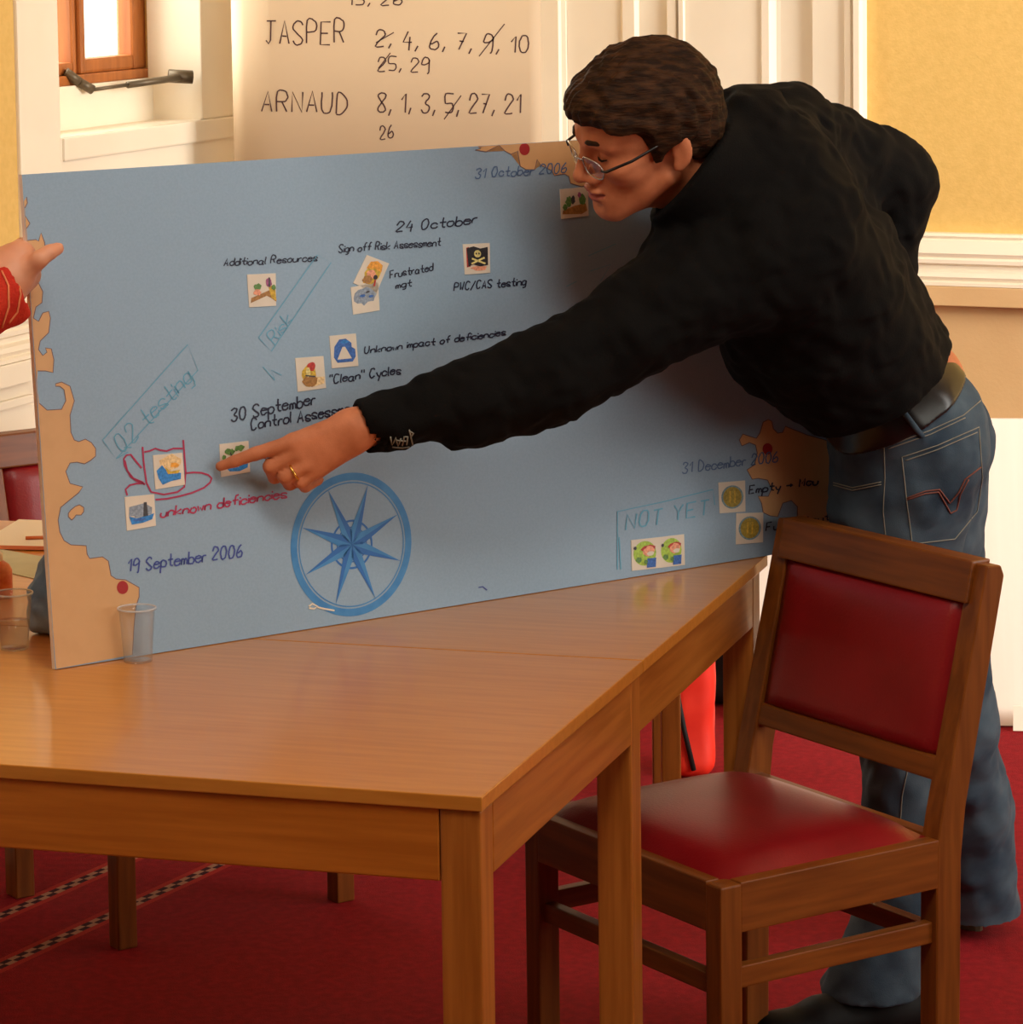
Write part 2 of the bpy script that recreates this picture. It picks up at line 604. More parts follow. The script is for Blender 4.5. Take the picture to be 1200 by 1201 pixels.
def layout(text, x0, y0, x1, y1, cap, slant=0.30, jit=0.17, words=False):
    """strokes in picture-frame pixels for a handwritten line from (x0,y0) to (x1,y1) with cap height cap"""
    rnd = random.Random(text + str(x0))
    items, x, wid = [], 0.0, 0
    for ch in text:
        if ch == ' ':
            x += 3.6
            wid += 1
            continue
        ss = glyph_strokes(ch)
        w = max(p[0] for s in ss for p in s)
        items.append((x, ss, rnd.uniform(-.35, .35), wid))
        x += w + (1.05 if ch.islower() else 1.8)
    tot = x - 1.5
    sx = math.hypot(x1 - x0, y1 - y0)
    dx, dy = (x1 - x0) / sx, (y1 - y0) / sx
    strokes = []
    for ox, ss, oy, wi in items:
        for s in ss:
            L = []
            for p in s:
                a = (ox + p[0] + slant * p[1] + rnd.uniform(-jit, jit)) / tot * sx
                b = (p[1] + oy + rnd.uniform(-jit, jit)) * cap / 6.0
                L.append((x0 + dx * a + dy * b, y0 + dy * a - dx * b))
            strokes.append((wi, L))
    if words:
        return [[l for w, l in strokes if w == k] for k in range(text.count(' ') + 1)]
    return [l for w, l in strokes]


def ribbons_bm(bm, strokes, width, to3d):
    """flat ink strokes on a surface: strokes in pixels, mapped by to3d"""
    for s in strokes:
        P = np.array(s, float)
        if len(P) < 2:
            continue
        T = np.gradient(P, axis=0)
        T /= np.linalg.norm(T, axis=1)[:, None] + 1e-9
        Nn = np.stack([-T[:, 1], T[:, 0]], 1) * width / 2
        A = [bm.verts.new(to3d(*(p + q))) for p, q in zip(P, Nn)]
        B = [bm.verts.new(to3d(*(p - q))) for p, q in zip(P, Nn)]
        for i in range(len(P) - 1):
            bm.faces.new((A[i], A[i + 1], B[i + 1], B[i]))


def poly_bm(bm, pts, to3d):
    vs = [bm.verts.new(to3d(*p)) for p in pts]
    f = bm.faces.new(vs)
    bmesh.ops.triangulate(bm, faces=[f])


def circ(cx, cy, rx, ry=None, n=24, rot=0.0):
    ry = rx if ry is None else ry
    return [(cx + rx * math.cos(a) * math.cos(rot) - ry * math.sin(a) * math.sin(rot), cy + rx * math.cos(a) * math.sin(rot) + ry * math.sin(a) * math.cos(rot)) for a in [2 * math.pi * i / n for i in range(n)]]

#@@ROOM
# ------------------------------------------------------------------ room shell
KX, KY = -0.289, 7.731
E1 = np.array([0.9207, -0.3903])
E2 = np.array([-0.3903, -0.9207])


def R(a, b, z=0.0):
    return (KX + a * E1[0] + b * E2[0], KY + a * E1[1] + b * E2[1], z)


def RF(co):
    return R(co[0], co[1], co[2])


LA, LB, HC = 6.4, 9.4, 3.3
fl = box('floor', (-0.3, -0.3, -0.1), (LA + .3, LB + .3, 0), None, fr=RF)
tag(fl, kind='structure')
# carpet: deep red with patterned border lines
fm = bpy.data.materials.new('red_carpet')
fm.use_nodes = True
nt = fm.node_tree
bs = nt.nodes['Principled BSDF']
bs.inputs['Roughness'].default_value = 0.95
bs.inputs['Specular IOR Level'].default_value = 0.15
tc = nt.nodes.new('ShaderNodeTexCoord')


def nd(t, **kw):
    n = nt.nodes.new(t)
    for k, v in kw.items():
        setattr(n, k, v)
    return n


def mth(op, a, b=None):
    n = nd('ShaderNodeMath', operation=op)
    for i, v in enumerate((a, b)):
        if v is None:
            continue
        if isinstance(v, (int, float)):
            n.inputs[i].default_value = v
        else:
            nt.links.new(v, n.inputs[i])
    return n.outputs[0]


def mixc(fac, a, b):
    n = nd('ShaderNodeMix', data_type='RGBA')
    nt.links.new(fac, n.inputs[0])
    for i, v in ((6, a), (7, b)):
        if isinstance(v, tuple):
            n.inputs[i].default_value = v
        else:
            nt.links.new(v, n.inputs[i])
    return n.outputs[2]


nz = nd('ShaderNodeTexNoise')
nz.inputs['Scale'].default_value = 60
nz.inputs['Detail'].default_value = 6
nt.links.new(tc.outputs['Object'], nz.inputs['Vector'])
nz2 = nd('ShaderNodeTexNoise')
nz2.inputs['Scale'].default_value = 400
nt.links.new(tc.outputs['Object'], nz2.inputs['Vector'])
rmp = nd('ShaderNodeValToRGB')
rmp.color_ramp.elements[0].position = .38
rmp.color_ramp.elements[1].position = .66
rmp.color_ramp.elements[0].color = lin((122, 14, 22))
rmp.color_ramp.elements[1].color = lin((138, 18, 27))
nt.links.new(nz.outputs['Fac'], rmp.inputs[0])
sx = nd('ShaderNodeSeparateXYZ')
nt.links.new(tc.outputs['Object'], sx.inputs[0])
pA, pB = np.array(WZ(27, 1062, 0)), np.array(WZ(142, 1012, 0))
qA, qB = np.array(WZ(0, 1133, 0)), np.array(WZ(246, 1019, 0))
tdir = (qB - qA)[:2] / np.linalg.norm((qB - qA)[:2])
ndir = np.array([-tdir[1], tdir[0]])
col = rmp.outputs[0]
along = mth('ADD', mth('MULTIPLY', sx.outputs[0], float(tdir[0])), mth('MULTIPLY', sx.outputs[1], float(tdir[1])))
acr = mth('ADD', mth('MULTIPLY', sx.outputs[0], float(ndir[0])), mth('MULTIPLY', sx.outputs[1], float(ndir[1])))
offs = [float(((pA + pB) / 2)[:2] @ ndir), float(((qA + qB) / 2)[:2] @ ndir), float(np.array(WZ(1190, 1013, 0))[:2] @ ndir) + 0.0]
for k, of in enumerate(offs[:2]):
    dist = mth('ABSOLUTE', mth('SUBTRACT', acr, of))
    edge = mth('LESS_THAN', dist, 0.024)
    core = mth('LESS_THAN', dist, 0.011)
    ph = mth('FRACT', mth('ADD', mth('MULTIPLY', along, 22.0), mth('MULTIPLY', mth('SIGN', mth('SUBTRACT', acr, of)), 0.25)))
    dash = mth('LESS_THAN', ph, 0.5)
    cc = mixc(dash, lin((160, 116, 92)), lin((58, 22, 30)))
    col = mixc(edge, col, lin((158, 42, 34)))
    col = mixc(core, col, cc)
nt.links.new(col, bs.inputs['Base Color'])
bp = nd('ShaderNodeBump')
bp.inputs['Strength'].default_value = 0.5
bp.inputs['Distance'].default_value = 0.004
nt.links.new(nz2.outputs['Fac'], bp.inputs['Height'])
nt.links.new(bp.outputs[0], bs.inputs['Normal'])
fl.data.materials.append(fm)


def st(name, lo, hi, m, bevel=0.0):
    return tag(box(name, lo, hi, m, bevel=bevel, fr=RF), kind='structure')


st('ceiling', (-0.3, -0.3, HC), (LA + .3, LB + .3, HC + .1), M['ceiling'])
st('wall_back', (-0.3, -0.3, 0), (LA + .3, -0.0, HC), M['yellow'])
st('wall_rear', (-0.3, LB, 0), (LA + .3, LB + .3, HC), M['unseen_wall'])
# left wall with the window opening (b .907 - 1.483, z 1.285 - 2.6)
WB0, WB1, WZ0, WZ1 = 0.907, 1.483, 1.285, 2.6
bm = bmesh.new()
for lo, hi in (((-.175, -.3, 0), (0, WB0, HC)), ((-.175, WB1, 0), (0, LB + .3, HC)), ((-.175, WB0, 0), (0, WB1, WZ0 - .02)), ((-.175, WB0, WZ1), (0, WB1, HC))):
    box_bm(bm, lo, hi, 0, RF)
tag(bmobj('wall_left', bm, M['yellow']), kind='structure')
# right wall with a tall window opening the daylight comes through
bm = bmesh.new()
for lo, hi in (((LA, -.3, 0), (LA + .3, 2.6, HC)), ((LA, 5.4, 0), (LA + .3, LB + .3, HC)), ((LA, 2.6, 0), (LA + .3, 5.4, .8)), ((LA, 2.6, 2.9), (LA + .3, 5.4, HC))):
    box_bm(bm, lo, hi, 0, RF)
tag(bmobj('wall_right', bm, M['unseen_wall']), kind='structure')


def extrude_profile(name, prof, fr0, fr1, m):
    """closed profile polygon mapped by fr0 (start) and fr1 (end)"""
    bm = bmesh.new()
    a = [bm.verts.new(fr0(*p)) for p in prof]
    b = [bm.verts.new(fr1(*p)) for p in prof]
    n = len(prof)
    for i in range(n):
        bm.faces.new((a[i], a[(i + 1) % n], b[(i + 1) % n], b[i]))
    bm.faces.new(a[::-1])
    bm.faces.new(b)
    bmesh.ops.recalc_face_normals(bm, faces=bm.faces)
    return bmobj(name, bm, m)


# chair rail: moulding with a ledge board below, then the tan dado
RAIL = [(0, 1.000), (.030, 1.000), (.034, .994), (.030, .988), (.036, .985), (.046, .958), (.040, .948), (.046, .944), (.046, .936), (.034, .931), (.034, .921), (.046, .916), (.050, .907), (.044, .898), (.052, .895), (.052, .888), (0, .887)]
o = extrude_profile('trim_1', RAIL, lambda d, z: R(1.164, d, z), lambda d, z: R(LA, d, z), M['white'])
tag(o, kind='structure')
o = extrude_profile('trim_2', RAIL, lambda d, z: R(d, 1.633, z), lambda d, z: R(d, LB, z), M['white'])
tag(o, kind='structure')
st('trim_13', (1.164, 0, .845), (LA, .056, .887), M['dado'], .002)
st('trim_14', (0, 1.633, .845), (.056, LB, .887), M['white'], .002)
st('trim_3', (1.164, 0, 0), (LA, .012, .845), M['dado'])
st('trim_4', (0, 1.633, 0), (.012, LB, .845), M['white'])
for k, z in enumerate((.81, .74)):
    pass
st('baseboard_back', (1.164, .012, 0), (LA, .03, .14), M['white'], .004)
st('baseboard_left', (.012, 1.633, 0), (.03, LB, .14), M['white'], .004)
st('trim_5', (.012, 1.633, .795), (.024, LB, .812), M['white'], .003)
# window casing, jambs, sill
st('trim_6', (-.02, WB1, 0), (.008, 1.632, 2.75), M['white'], .004)
st('trim_7', (-.02, .50, WZ0), (.006, WB0, 2.75), M['white'], .004)
st('trim_8', (-.02, WB0, WZ1), (.008, WB1, 2.75), M['white'], .004)
bm = bmesh.new()
box_bm(bm, (-.115, WB0 - .006, WZ0 - .045), (.0085, WB1 + .004, WZ0), 0, RF)
box_bm(bm, (.0, .45, WZ0 - .045), (.014, WB1 - .002, WZ0), .004, RF)
box_bm(bm, (0, .45, WZ0 - .10), (.003, WB1 + .004, WZ0 - .045), .002, RF)
tag(bmobj('trim_9', bm, M['white']), kind='structure')
st('trim_10', (-.175, WB0, WZ0), (-.105, WB1, 1.372), M['white'])
bm = bmesh.new()
for q in (((0, WB0), (-.115, WB0 + .010), (-.115, WB0), (0, WB0 - .005)),):
    vs0 = [bm.verts.new(R(a, b, WZ0)) for a, b in q]
    vs1 = [bm.verts.new(R(a, b, WZ1)) for a, b in q]
    for i in range(4):
        bm.faces.new((vs0[i], vs0[(i + 1) % 4], vs1[(i + 1) % 4], vs1[i]))
bmesh.ops.recalc_face_normals(bm, faces=bm.faces)
tag(bmobj('trim_11', bm, M['white']), kind='structure')
st('trim_12', (0, .0, 0), (.006, WB1, WZ0 - .04), M['white'])
# the casement window
wroot = empty('window_1', R(-.135, 1.2, 1.372))
tag(wroot, 'brown wooden casement window in the deep white niche', 'window', kind='structure')


def child_box(name, lo, hi, m, root, bevel=0.0):
    ob = box(name, lo, hi, m, None, bevel, RF)
    parent_keep(ob, root)
    return ob


def parent_keep(ob, root):
    ob.parent = root
    bpy.context.view_layer.update()
    ob.matrix_parent_inverse = root.matrix_world.inverted()
    return ob


AZ0, AZ1 = 1.372, WZ1
fr_ = M['casement']
bm = bmesh.new()
box_bm(bm, (-.17, WB0, AZ0), (-.115, WB1, AZ0 + .02), .003, RF)
box_bm(bm, (-.17, WB1 - .02, AZ0), (-.12, WB1, AZ1), .003, RF)
parent_keep(bmobj('window_frame', bm, fr_), wroot)
# right casement: stile, rail, meeting stile, inner bead
bm = bmesh.new()
box_bm(bm, (-.165, WB0 - .012, AZ0 + .02), (-.125, WB0 + .052, AZ1), .006, RF)
box_bm(bm, (-.165, WB0 + .052, AZ0 + .02), (-.125, 1.18, AZ0 + .050), .006, RF)
box_bm(bm, (-.165, 1.165, AZ0 + .02), (-.118, 1.186, AZ1), .006, RF)
parent_keep(bmobj('casement', bm, fr_), wroot)
bm = bmesh.new()
box_bm(bm, (-.165, 1.189, AZ0 + .02), (-.125, 1.204, AZ1), .006, RF)
box_bm(bm, (-.165, 1.204, AZ0 + .02), (-.125, WB1 - .02, AZ0 + .045), .006, RF)
parent_keep(bmobj('casement', bm, fr_), wroot)
for b0, b1 in ((WB0 + .05, 1.168), (1.202, WB1 - .02)):
    parent_keep(box('pane', (-.148, b0, AZ0 + .04), (-.144, b1, AZ1), M['glass'], None, 0, RF), wroot)
# iron stay with its pivots
bm = bmesh.new()
P0, P1, P2 = R(-.10, 1.225, 1.378), R(-.085, 1.20, 1.362), R(-.02, WB0 + .03, 1.375)
tube_bm(bm, [P0, P1], .010, 10)
mid = [P1[i] * .62 + P2[i] * .38 for i in range(3)]
tube_bm(bm, [P1, mid], .004, 8)
tube_bm(bm, [mid, P2], .0075, 8)
tube_bm(bm, [R(-.045, WB0 + .05, 1.378), R(-.005, WB0 + .02, 1.374)], .014, 8)
tube_bm(bm, [P0, R(-.12, 1.245, 1.40)], .010, 8)
parent_keep(bmobj('window_stay', bm, M['iron'], None, True), wroot)

# panelled door and its casing on the back wall
droot = empty('door_1', R(.78, 0, 0))
tag(droot, 'tall cream panelled double door in the back wall', 'door', kind='structure')
HD = 2.75
prof = [(.463, .012), (.593, .012), (.600, .020), (.628, .020), (.634, .004), (.690, .004), (.700, .004), (.706, .018), (.726, .018), (.728, .010), (.732, .010), (.734, .022), (.745, .022), (.747, .014), (.925, .014), (.929, .022), (.946, .022), (.958, .006), (.968, .004), (1.035, .004)]


def wall_strip(name, pf, base, z0, z1, m, root):
    poly = pf + [(pf[-1][0], base), (pf[0][0], base)]
    ob = extrude_profile(name, poly, lambda a, d: R(a, d, z0), lambda a, d: R(a, d, z1), m)
    return parent_keep(ob, root) if root else ob


wall_strip('door_leaf', prof[:10], -.01, 0.01, HD, M['white'], droot)
wall_strip('door_leaf', prof[10:], -.01, 0.01, HD, M['white'], droot)
wall_strip('casing', [(1.036, .018), (1.046, .018), (1.048, .026), (1.120, .026), (1.124, .036), (1.138, .040), (1.142, .034), (1.147, .046), (1.160, .046), (1.164, .03)], 0, 0, HD + .1, M['white'], droot)
wall_strip('casing', [(.330, .03), (.345, .035), (.450, .035), (.452, .022), (.462, .02)], 0, 0, HD + .1, M['white'], droot)

# ------------------------------------------------------------------ tables
TZ = 0.74
C1 = WZ(565, 935, TZ)
TU = np.array([0.9555, -0.295, 0])
TV = np.array([0.295, 0.9555, 0])
TANG = math.atan2(-0.295, 0.9555)


def make_table(name, origin, length, depth, label, near_legs=True):
    """origin: front right corner of the top; local x to the right, y to the back"""
    root = empty(name, (origin[0], origin[1], 0), TANG)
    tag(root, label, 'table', 'two plain oak tables pushed together')
    L, D = length, depth
    box('tabletop', (-L, 0, TZ - .017), (0, D, TZ), M['table_top'], root, .0015)
    lw, ov, ab = .047, (.003 if near_legs else .010), TZ - .017 - .082
    for sx_ in (0, 1):
        for sy_ in ((0, 1) if near_legs else (1,)):
            x0 = -ov - lw if sx_ == 0 else -L + ov
            y0 = ov if sy_ == 0 else D - ov - lw
            box('leg', (x0, y0, 0), (x0 + lw, y0 + lw, TZ - .017), M['wood_z'], root, .003)
    t = .022
    ya = ov + lw if near_legs else ov
    xa = lw if near_legs else 0
    box('apron', (-L + ov + xa + .001, ov, ab), (-ov - xa - .001, ov + t, TZ - .017), M['wood_x'], root, .002)
    box('apron', (-L + ov + lw, D - ov - t, ab), (-ov - lw, D - ov, TZ - .017), M['wood_x'], root, .002)
    box('apron', (-ov - t, ya, ab), (-ov, D - ov - lw, TZ - .017), M['wood_y'], root, .002)
    box('apron', (-L + ov, ya, ab), (-L + ov + t, D - ov - lw, TZ - .017), M['wood_y'], root, .002)
    return root


DT = 0.688
make_table('table', C1, 1.0, DT, 'oak table nearest the camera, its bare polished corner in front')
C2 = C1 + TV * (DT + .003)
make_table('table', C2, 1.36, .728, 'oak extension table hooked behind the front one, carrying the right half of the board', False)

# ------------------------------------------------------------------ chairs


def make_chair(name, loc, rz, hw=.232, hd=.205):
    """local y points from the front to the back of the seat"""
    root = empty(name, (loc[0], loc[1], 0), rz)
    SH = .432
    lg = .035
    for s in (-1, 1):
        x0 = s * (hw - lg / 2)
        box('leg', (x0 - lg / 2, -hd, 0), (x0 + lg / 2, -hd + lg, SH - .002), M['chair_z'], root, .003)
        # back post: straight to the seat, raked above
        bm = bmesh.new()
        pr = [(hd - .042, 0), (hd, 0), (hd + .004, .40), (hd + .012, .47), (hd + .082, .785), (hd + .076, .80), (hd + .050, .802), (hd - .030, .47), (hd - .040, .42)]
        va = [bm.verts.new((x0 - .015 - .003, y, z)) for y, z in pr]
        vb = [bm.verts.new((x0 + .015 + .003, y, z)) for y, z in pr]
        n = len(pr)
        for i in range(n):
            bm.faces.new((va[i], va[(i + 1) % n], vb[(i + 1) % n], vb[i]))
        bm.faces.new(va[::-1])
        bm.faces.new(vb)
        bmesh.ops.recalc_face_normals(bm, faces=bm.faces)
        bmesh.ops.bevel(bm, geom=[e for e in bm.edges], offset=.002, segments=1, affect='EDGES')
        bmobj('back_post', bm, M['chair_z'], root)
        box('seat_rail', (s * hw - (.024 if s > 0 else 0), -hd + lg - .002, SH - .068), (s * hw + (.024 if s < 0 else 0), hd - .036, SH), M['chair_y'], root, .002)
        box('stretcher', (s * (hw - .019) - .009, -hd + lg - .004, .285), (s * (hw - .019) + .009, hd - .03, .315), M['chair_y'], root, .002)
    box('seat_rail', (-hw + lg - .002, -hd, SH - .068), (hw - lg + .002, -hd + .022, SH), M['chair_x'], root, .002)
    box('seat_rail', (-hw + lg - .002, hd - .03, SH - .068), (hw - lg + .002, hd - .008, SH), M['chair_x'], root, .002)
    box('stretcher', (-hw + lg - .004, -hd + .010, .275), (hw - lg + .004, -hd + .028, .303), M['chair_x'], root, .002)
    box('stretcher', (-hw + lg - .004, hd - .028, .275), (hw - lg + .004, hd - .010, .303), M['chair_x'], root, .002)
    # cushion: domed pad
    bm = bmesh.new()
    N = 16
    x1, y0, y1 = hw - .016, -hd + .016, hd - .034
    g = []
    for j in range(N + 1):
        row = []
        for i in range(N + 1):
            u_, v_ = i / N * 2 - 1, j / N * 2 - 1
            h = SH - .004 + .030 * ((1 - abs(u_) ** 5) * (1 - abs(v_) ** 5)) ** .55
            row.append(bm.verts.new((u_ * x1, (y0 + y1) / 2 + v_ * (y1 - y0) / 2, h)))
        g.append(row)
    for j in range(N):
        for i in range(N):
            bm.faces.new((g[j][i], g[j][i + 1], g[j + 1][i + 1], g[j + 1][i]))
    bmobj('seat', bm, M['leather'], root, True)
    # raked back: y as a function of height
    yb = lambda z: hd - .012 + (z - .47) * .222

    def brail(name, z0, z1, t0, t1, x_, m, bev=.003):
        b2 = bmesh.new()
        box_bm(b2, (-x_, t0, z0), (x_, t1, z1), bev)
        for v in b2.verts:
            v.co.y += yb(v.co.z)
        return bmobj(name, b2, m, root)
    brail('top_rail', .748, .806, -.020, .014, hw - .022, M['chair_x'])
    brail('lower_rail', .505, .537, -.014, .012, hw - .030, M['chair_x'])
    b2 = bmesh.new()
    xa, z0, z1 = hw - .034, .533, .752
    gg = []
    for j in range(N + 1):
        row = []
        for i in range(N + 1):
            u_, v_ = i / N * 2 - 1, j / N * 2 - 1
            z = (z0 + z1) / 2 + v_ * (z1 - z0) / 2
            row.append(b2.verts.new((u_ * xa, yb(z) - .008 - .014 * ((1 - u_ ** 8) * (1 - v_ ** 8)) ** .5, z)))
        gg.append(row)
    for j in range(N):
        for i in range(N):
            b2.faces.new((gg[j][i], gg[j + 1][i], gg[j + 1][i + 1], gg[j][i + 1]))
    r_ = bmesh.ops.extrude_face_region(b2, geom=list(b2.faces))
    for v in [e for e in r_['geom'] if isinstance(e, bmesh.types.BMVert)]:
        v.co.y = yb(v.co.z) + .010
    bmesh.ops.recalc_face_normals(b2, faces=b2.faces)
    bmobj('back_pad', b2, M['leather'], root, True)
    return root


def copy_tree(o, parent=None):
    c = o.copy()
    COL.objects.link(c)
    if parent is not None:
        c.parent = parent
    for ch in list(o.children):
        copy_tree(ch, c)
    return c


def face(dx, dy):
    """rotation so that local y is along (dx, dy)"""
    return math.atan2(-dx, dy)


CH = make_chair('chair', (0.306, 4.550), face(.836, .551))
tag(CH, 'wooden chair with dark red leather seat and back, in the right foreground', 'chair', 'red leather chairs at the tables')
for loc, rz, lab in (((-.595, 5.67), face(-.58, .814), 'red leather chair behind the tables at far left, back rail showing beside the board'),
                     ((.062, 6.09), face(.0, 1.0), 'chair beside the red bag, its leg seen under the far table end')):
    c = copy_tree(CH)
    c.location = (loc[0], loc[1], 0)
    c.rotation_euler = (0, 0, rz)
    tag(c, lab, 'chair', 'red leather chairs at the tables')

#@@BOARD
# ------------------------------------------------------------------ the blue board standing on the tables
B1 = WZ(65, 786, TZ)
BD = np.array([0.812, 0.583, 0])
BD /= np.linalg.norm(BD)
LEAN = math.radians(5.0)
BN0 = np.array([BD[1], -BD[0], 0])
BE = np.array([0, 0, 1]) * math.cos(LEAN) - BN0 * math.sin(LEAN)
BN = np.cross(BD, BE)
if BN[1] > 0:
    BN = -BN
BW, BH, BT = 1.328, 0.638, 0.009
BO = B1 + BE * .001


def BC(s, t, n=0.0):
    return BO + BD * s + BE * t + BN * n


def bproj(px, py):
    w = WPL(px, py, BO, BN) - BO
    return float(w @ BD), float(w @ BE)


def BPx(layer=0.0004):
    def f(px, py):
        s, t = bproj(px, py)
        return BC(min(max(s, .0005), BW - .0005), min(max(t, .0005), BH - .0005), layer)
    return f


bm = bmesh.new()
box_bm(bm, (0, 0, -BT), (BW, BH, 0), 0, lambda c: BC(c[0], c[1], c[2]))
board = bmobj('display_board', bm, [M['board'], M['foam']])
for p in board.data.polygons:
    p.material_index = 0 if abs(Vector(BN).dot(p.normal)) > .9 and (Vector(p.center) - Vector(BO)).dot(Vector(BN)) > -.001 else 1
tag(board, 'large blue board with tan coast, compass and handwritten dates, standing on the tables', 'board')


def bpart(name, strokes_fn, m, label=None, parent=None):
    bm = bmesh.new()
    strokes_fn(bm)
    o = bmobj(name, bm, m, parent or board)
    if label:
        o['label'] = label
    return o


COASTS = [
    ('tan coast along the left edge', [(27, 236), (31, 231), (32, 238), (29, 244), (29, 253), (35, 262), (31, 268), (32, 282), (42, 281), (45, 283), (48, 273), (52, 284), (54, 300), (48, 318), (40, 331), (45, 332), (50, 342), (49, 355), (42, 360), (39, 373), (45, 377), (50, 367), (57, 365), (59, 373), (57, 390), (47, 400), (45, 410), (50, 417), (55, 413), (53, 408), (60, 409), (63, 422), (62, 437), (53, 435), (44, 435), (42, 453), (46, 473), (55, 481), (72, 480), (77, 470), (75, 457), (70, 453), (65, 453), (65, 450), (72, 448), (82, 453), (87, 470), (82, 487), (83, 507), (87, 516), (92, 518), (100, 515), (107, 519), (112, 526), (112, 535), (106, 540), (99, 544), (90, 542), (82, 543), (77, 553), (82, 567), (97, 571), (92, 578), (82, 586), (71, 595), (68, 610), (70, 624), (75, 634), (83, 639), (101, 640), (102, 650), (105, 655), (120, 653), (127, 658), (130, 675), (136, 679), (147, 680), (163, 689), (163, 700), (159, 712), (157, 735), (155, 768), (66, 786), (62, 740), (45, 480)]),
    ('tan coast in the top right corner', [(546, 158), (553, 161), (559, 160), (566, 167), (564, 174), (557, 176), (570, 178), (585, 170), (592, 177), (599, 181), (607, 177), (610, 195), (617, 199), (627, 199), (630, 187), (634, 194), (647, 200), (650, 206), (662, 204), (667, 207), (669, 215), (682, 219), (700, 215), (720, 226), (760, 222), (800, 236), (840, 250), (900, 262), (960, 270), (960, 120), (700, 140), (600, 150)]),
    ('tan coast at the lower right', [(895, 495), (901, 492), (905, 494), (907, 503), (912, 508), (918, 507), (921, 500), (946, 510), (985, 515), (985, 600), (985, 634), (950, 642), (938, 640), (935, 607), (935, 594), (928, 587), (918, 590), (912, 606), (903, 605), (895, 601), (893, 590), (889, 582), (901, 582), (905, 573), (900, 563), (889, 561), (882, 562), (876, 551), (885, 545), (888, 531), (886, 522), (879, 519), (870, 523), (867, 516), (871, 509), (880, 512), (887, 514), (891, 508)]),
    ('small tan islet at the left', [(84, 610), (80, 606), (80, 602), (83, 598), (88, 594), (93, 592), (98, 595), (98, 600), (95, 604), (89, 604), (87, 607)]),
]
def inner_runs(pts):
    runs, cur = [], []
    for p in pts + [pts[0]]:
        s_, t_ = bproj(*p)
        if .005 < s_ < BW - .005 and .005 < t_ < BH - .005:
            cur.append(p)
        else:
            if cur:
                runs.append(cur + [p])
            cur = [p]
    runs.append(cur)
    return [r_ for r_ in runs if len(r_) > 2]


for lab, pts in COASTS:
    o = bpart('coastline', lambda bm: poly_bm(bm, pts, BPx(.0003)), M['land'], lab)
    for run in inner_runs(pts):
        bpart('outline', lambda bm: ribbons_bm(bm, [run], 1.0, BPx(.0005)), M['outline'], None, o)
for x, y, r in ((615, 175, 6.6), (143.5, 689, 7.2), (900, 526.5, 6.2)):
    bpart('red_dot', lambda bm: poly_bm(bm, circ(x, y, r * .93, r * 1.08), BPx(.0007)), M['red_dot'])

# compass rose (round on the board)
cs, ct = bproj(412.5, 638.5)
cR = (bproj(412, 554)[1] - bproj(412, 723)[1]) / 2
cmp_root = None


def ring_bm(bm, r0, r1, layer, n=72):
    a = [bm.verts.new(BC(cs + r0 * math.cos(2 * math.pi * i / n), ct + r0 * math.sin(2 * math.pi * i / n), layer)) for i in range(n)]
    b = [bm.verts.new(BC(cs + r1 * math.cos(2 * math.pi * i / n), ct + r1 * math.sin(2 * math.pi * i / n), layer)) for i in range(n)]
    for i in range(n):
        bm.faces.new((a[i], b[i], b[(i + 1) % n], a[(i + 1) % n]))


cmp_root = bpart('compass_rose', lambda bm: (ring_bm(bm, cR * .895, cR, .0004), ring_bm(bm, cR * .855, cR * .872, .0004)), M['compass'], 'blue eight-pointed compass rose in a ring')


def star(bm):
    for k in range(8):
        a = math.pi / 8 + k * math.pi / 4
        d, n_ = np.array([math.cos(a), math.sin(a)]), np.array([-math.sin(a), math.cos(a)])
        tip = d * cR * .86
        for s_ in (-1, 1):
            side = d * cR * .16 + n_ * s_ * cR * .088
            q = [np.zeros(2), side, tip]
            bm.faces.new([bm.verts.new(BC(cs + v[0], ct + v[1], .0006)) for v in q])


o = bpart('compass_star', star, [M['compass_dark'], M['compass']], None, cmp_root)
for i, p in enumerate(o.data.polygons):
    p.material_index = i % 2
bpart('compass_ring', lambda bm: (ring_bm(bm, cR * .315, cR * .345, .0005), ring_bm(bm, cR * .235, cR * .25, .0005)), M['compass_dark'], None, cmp_root)

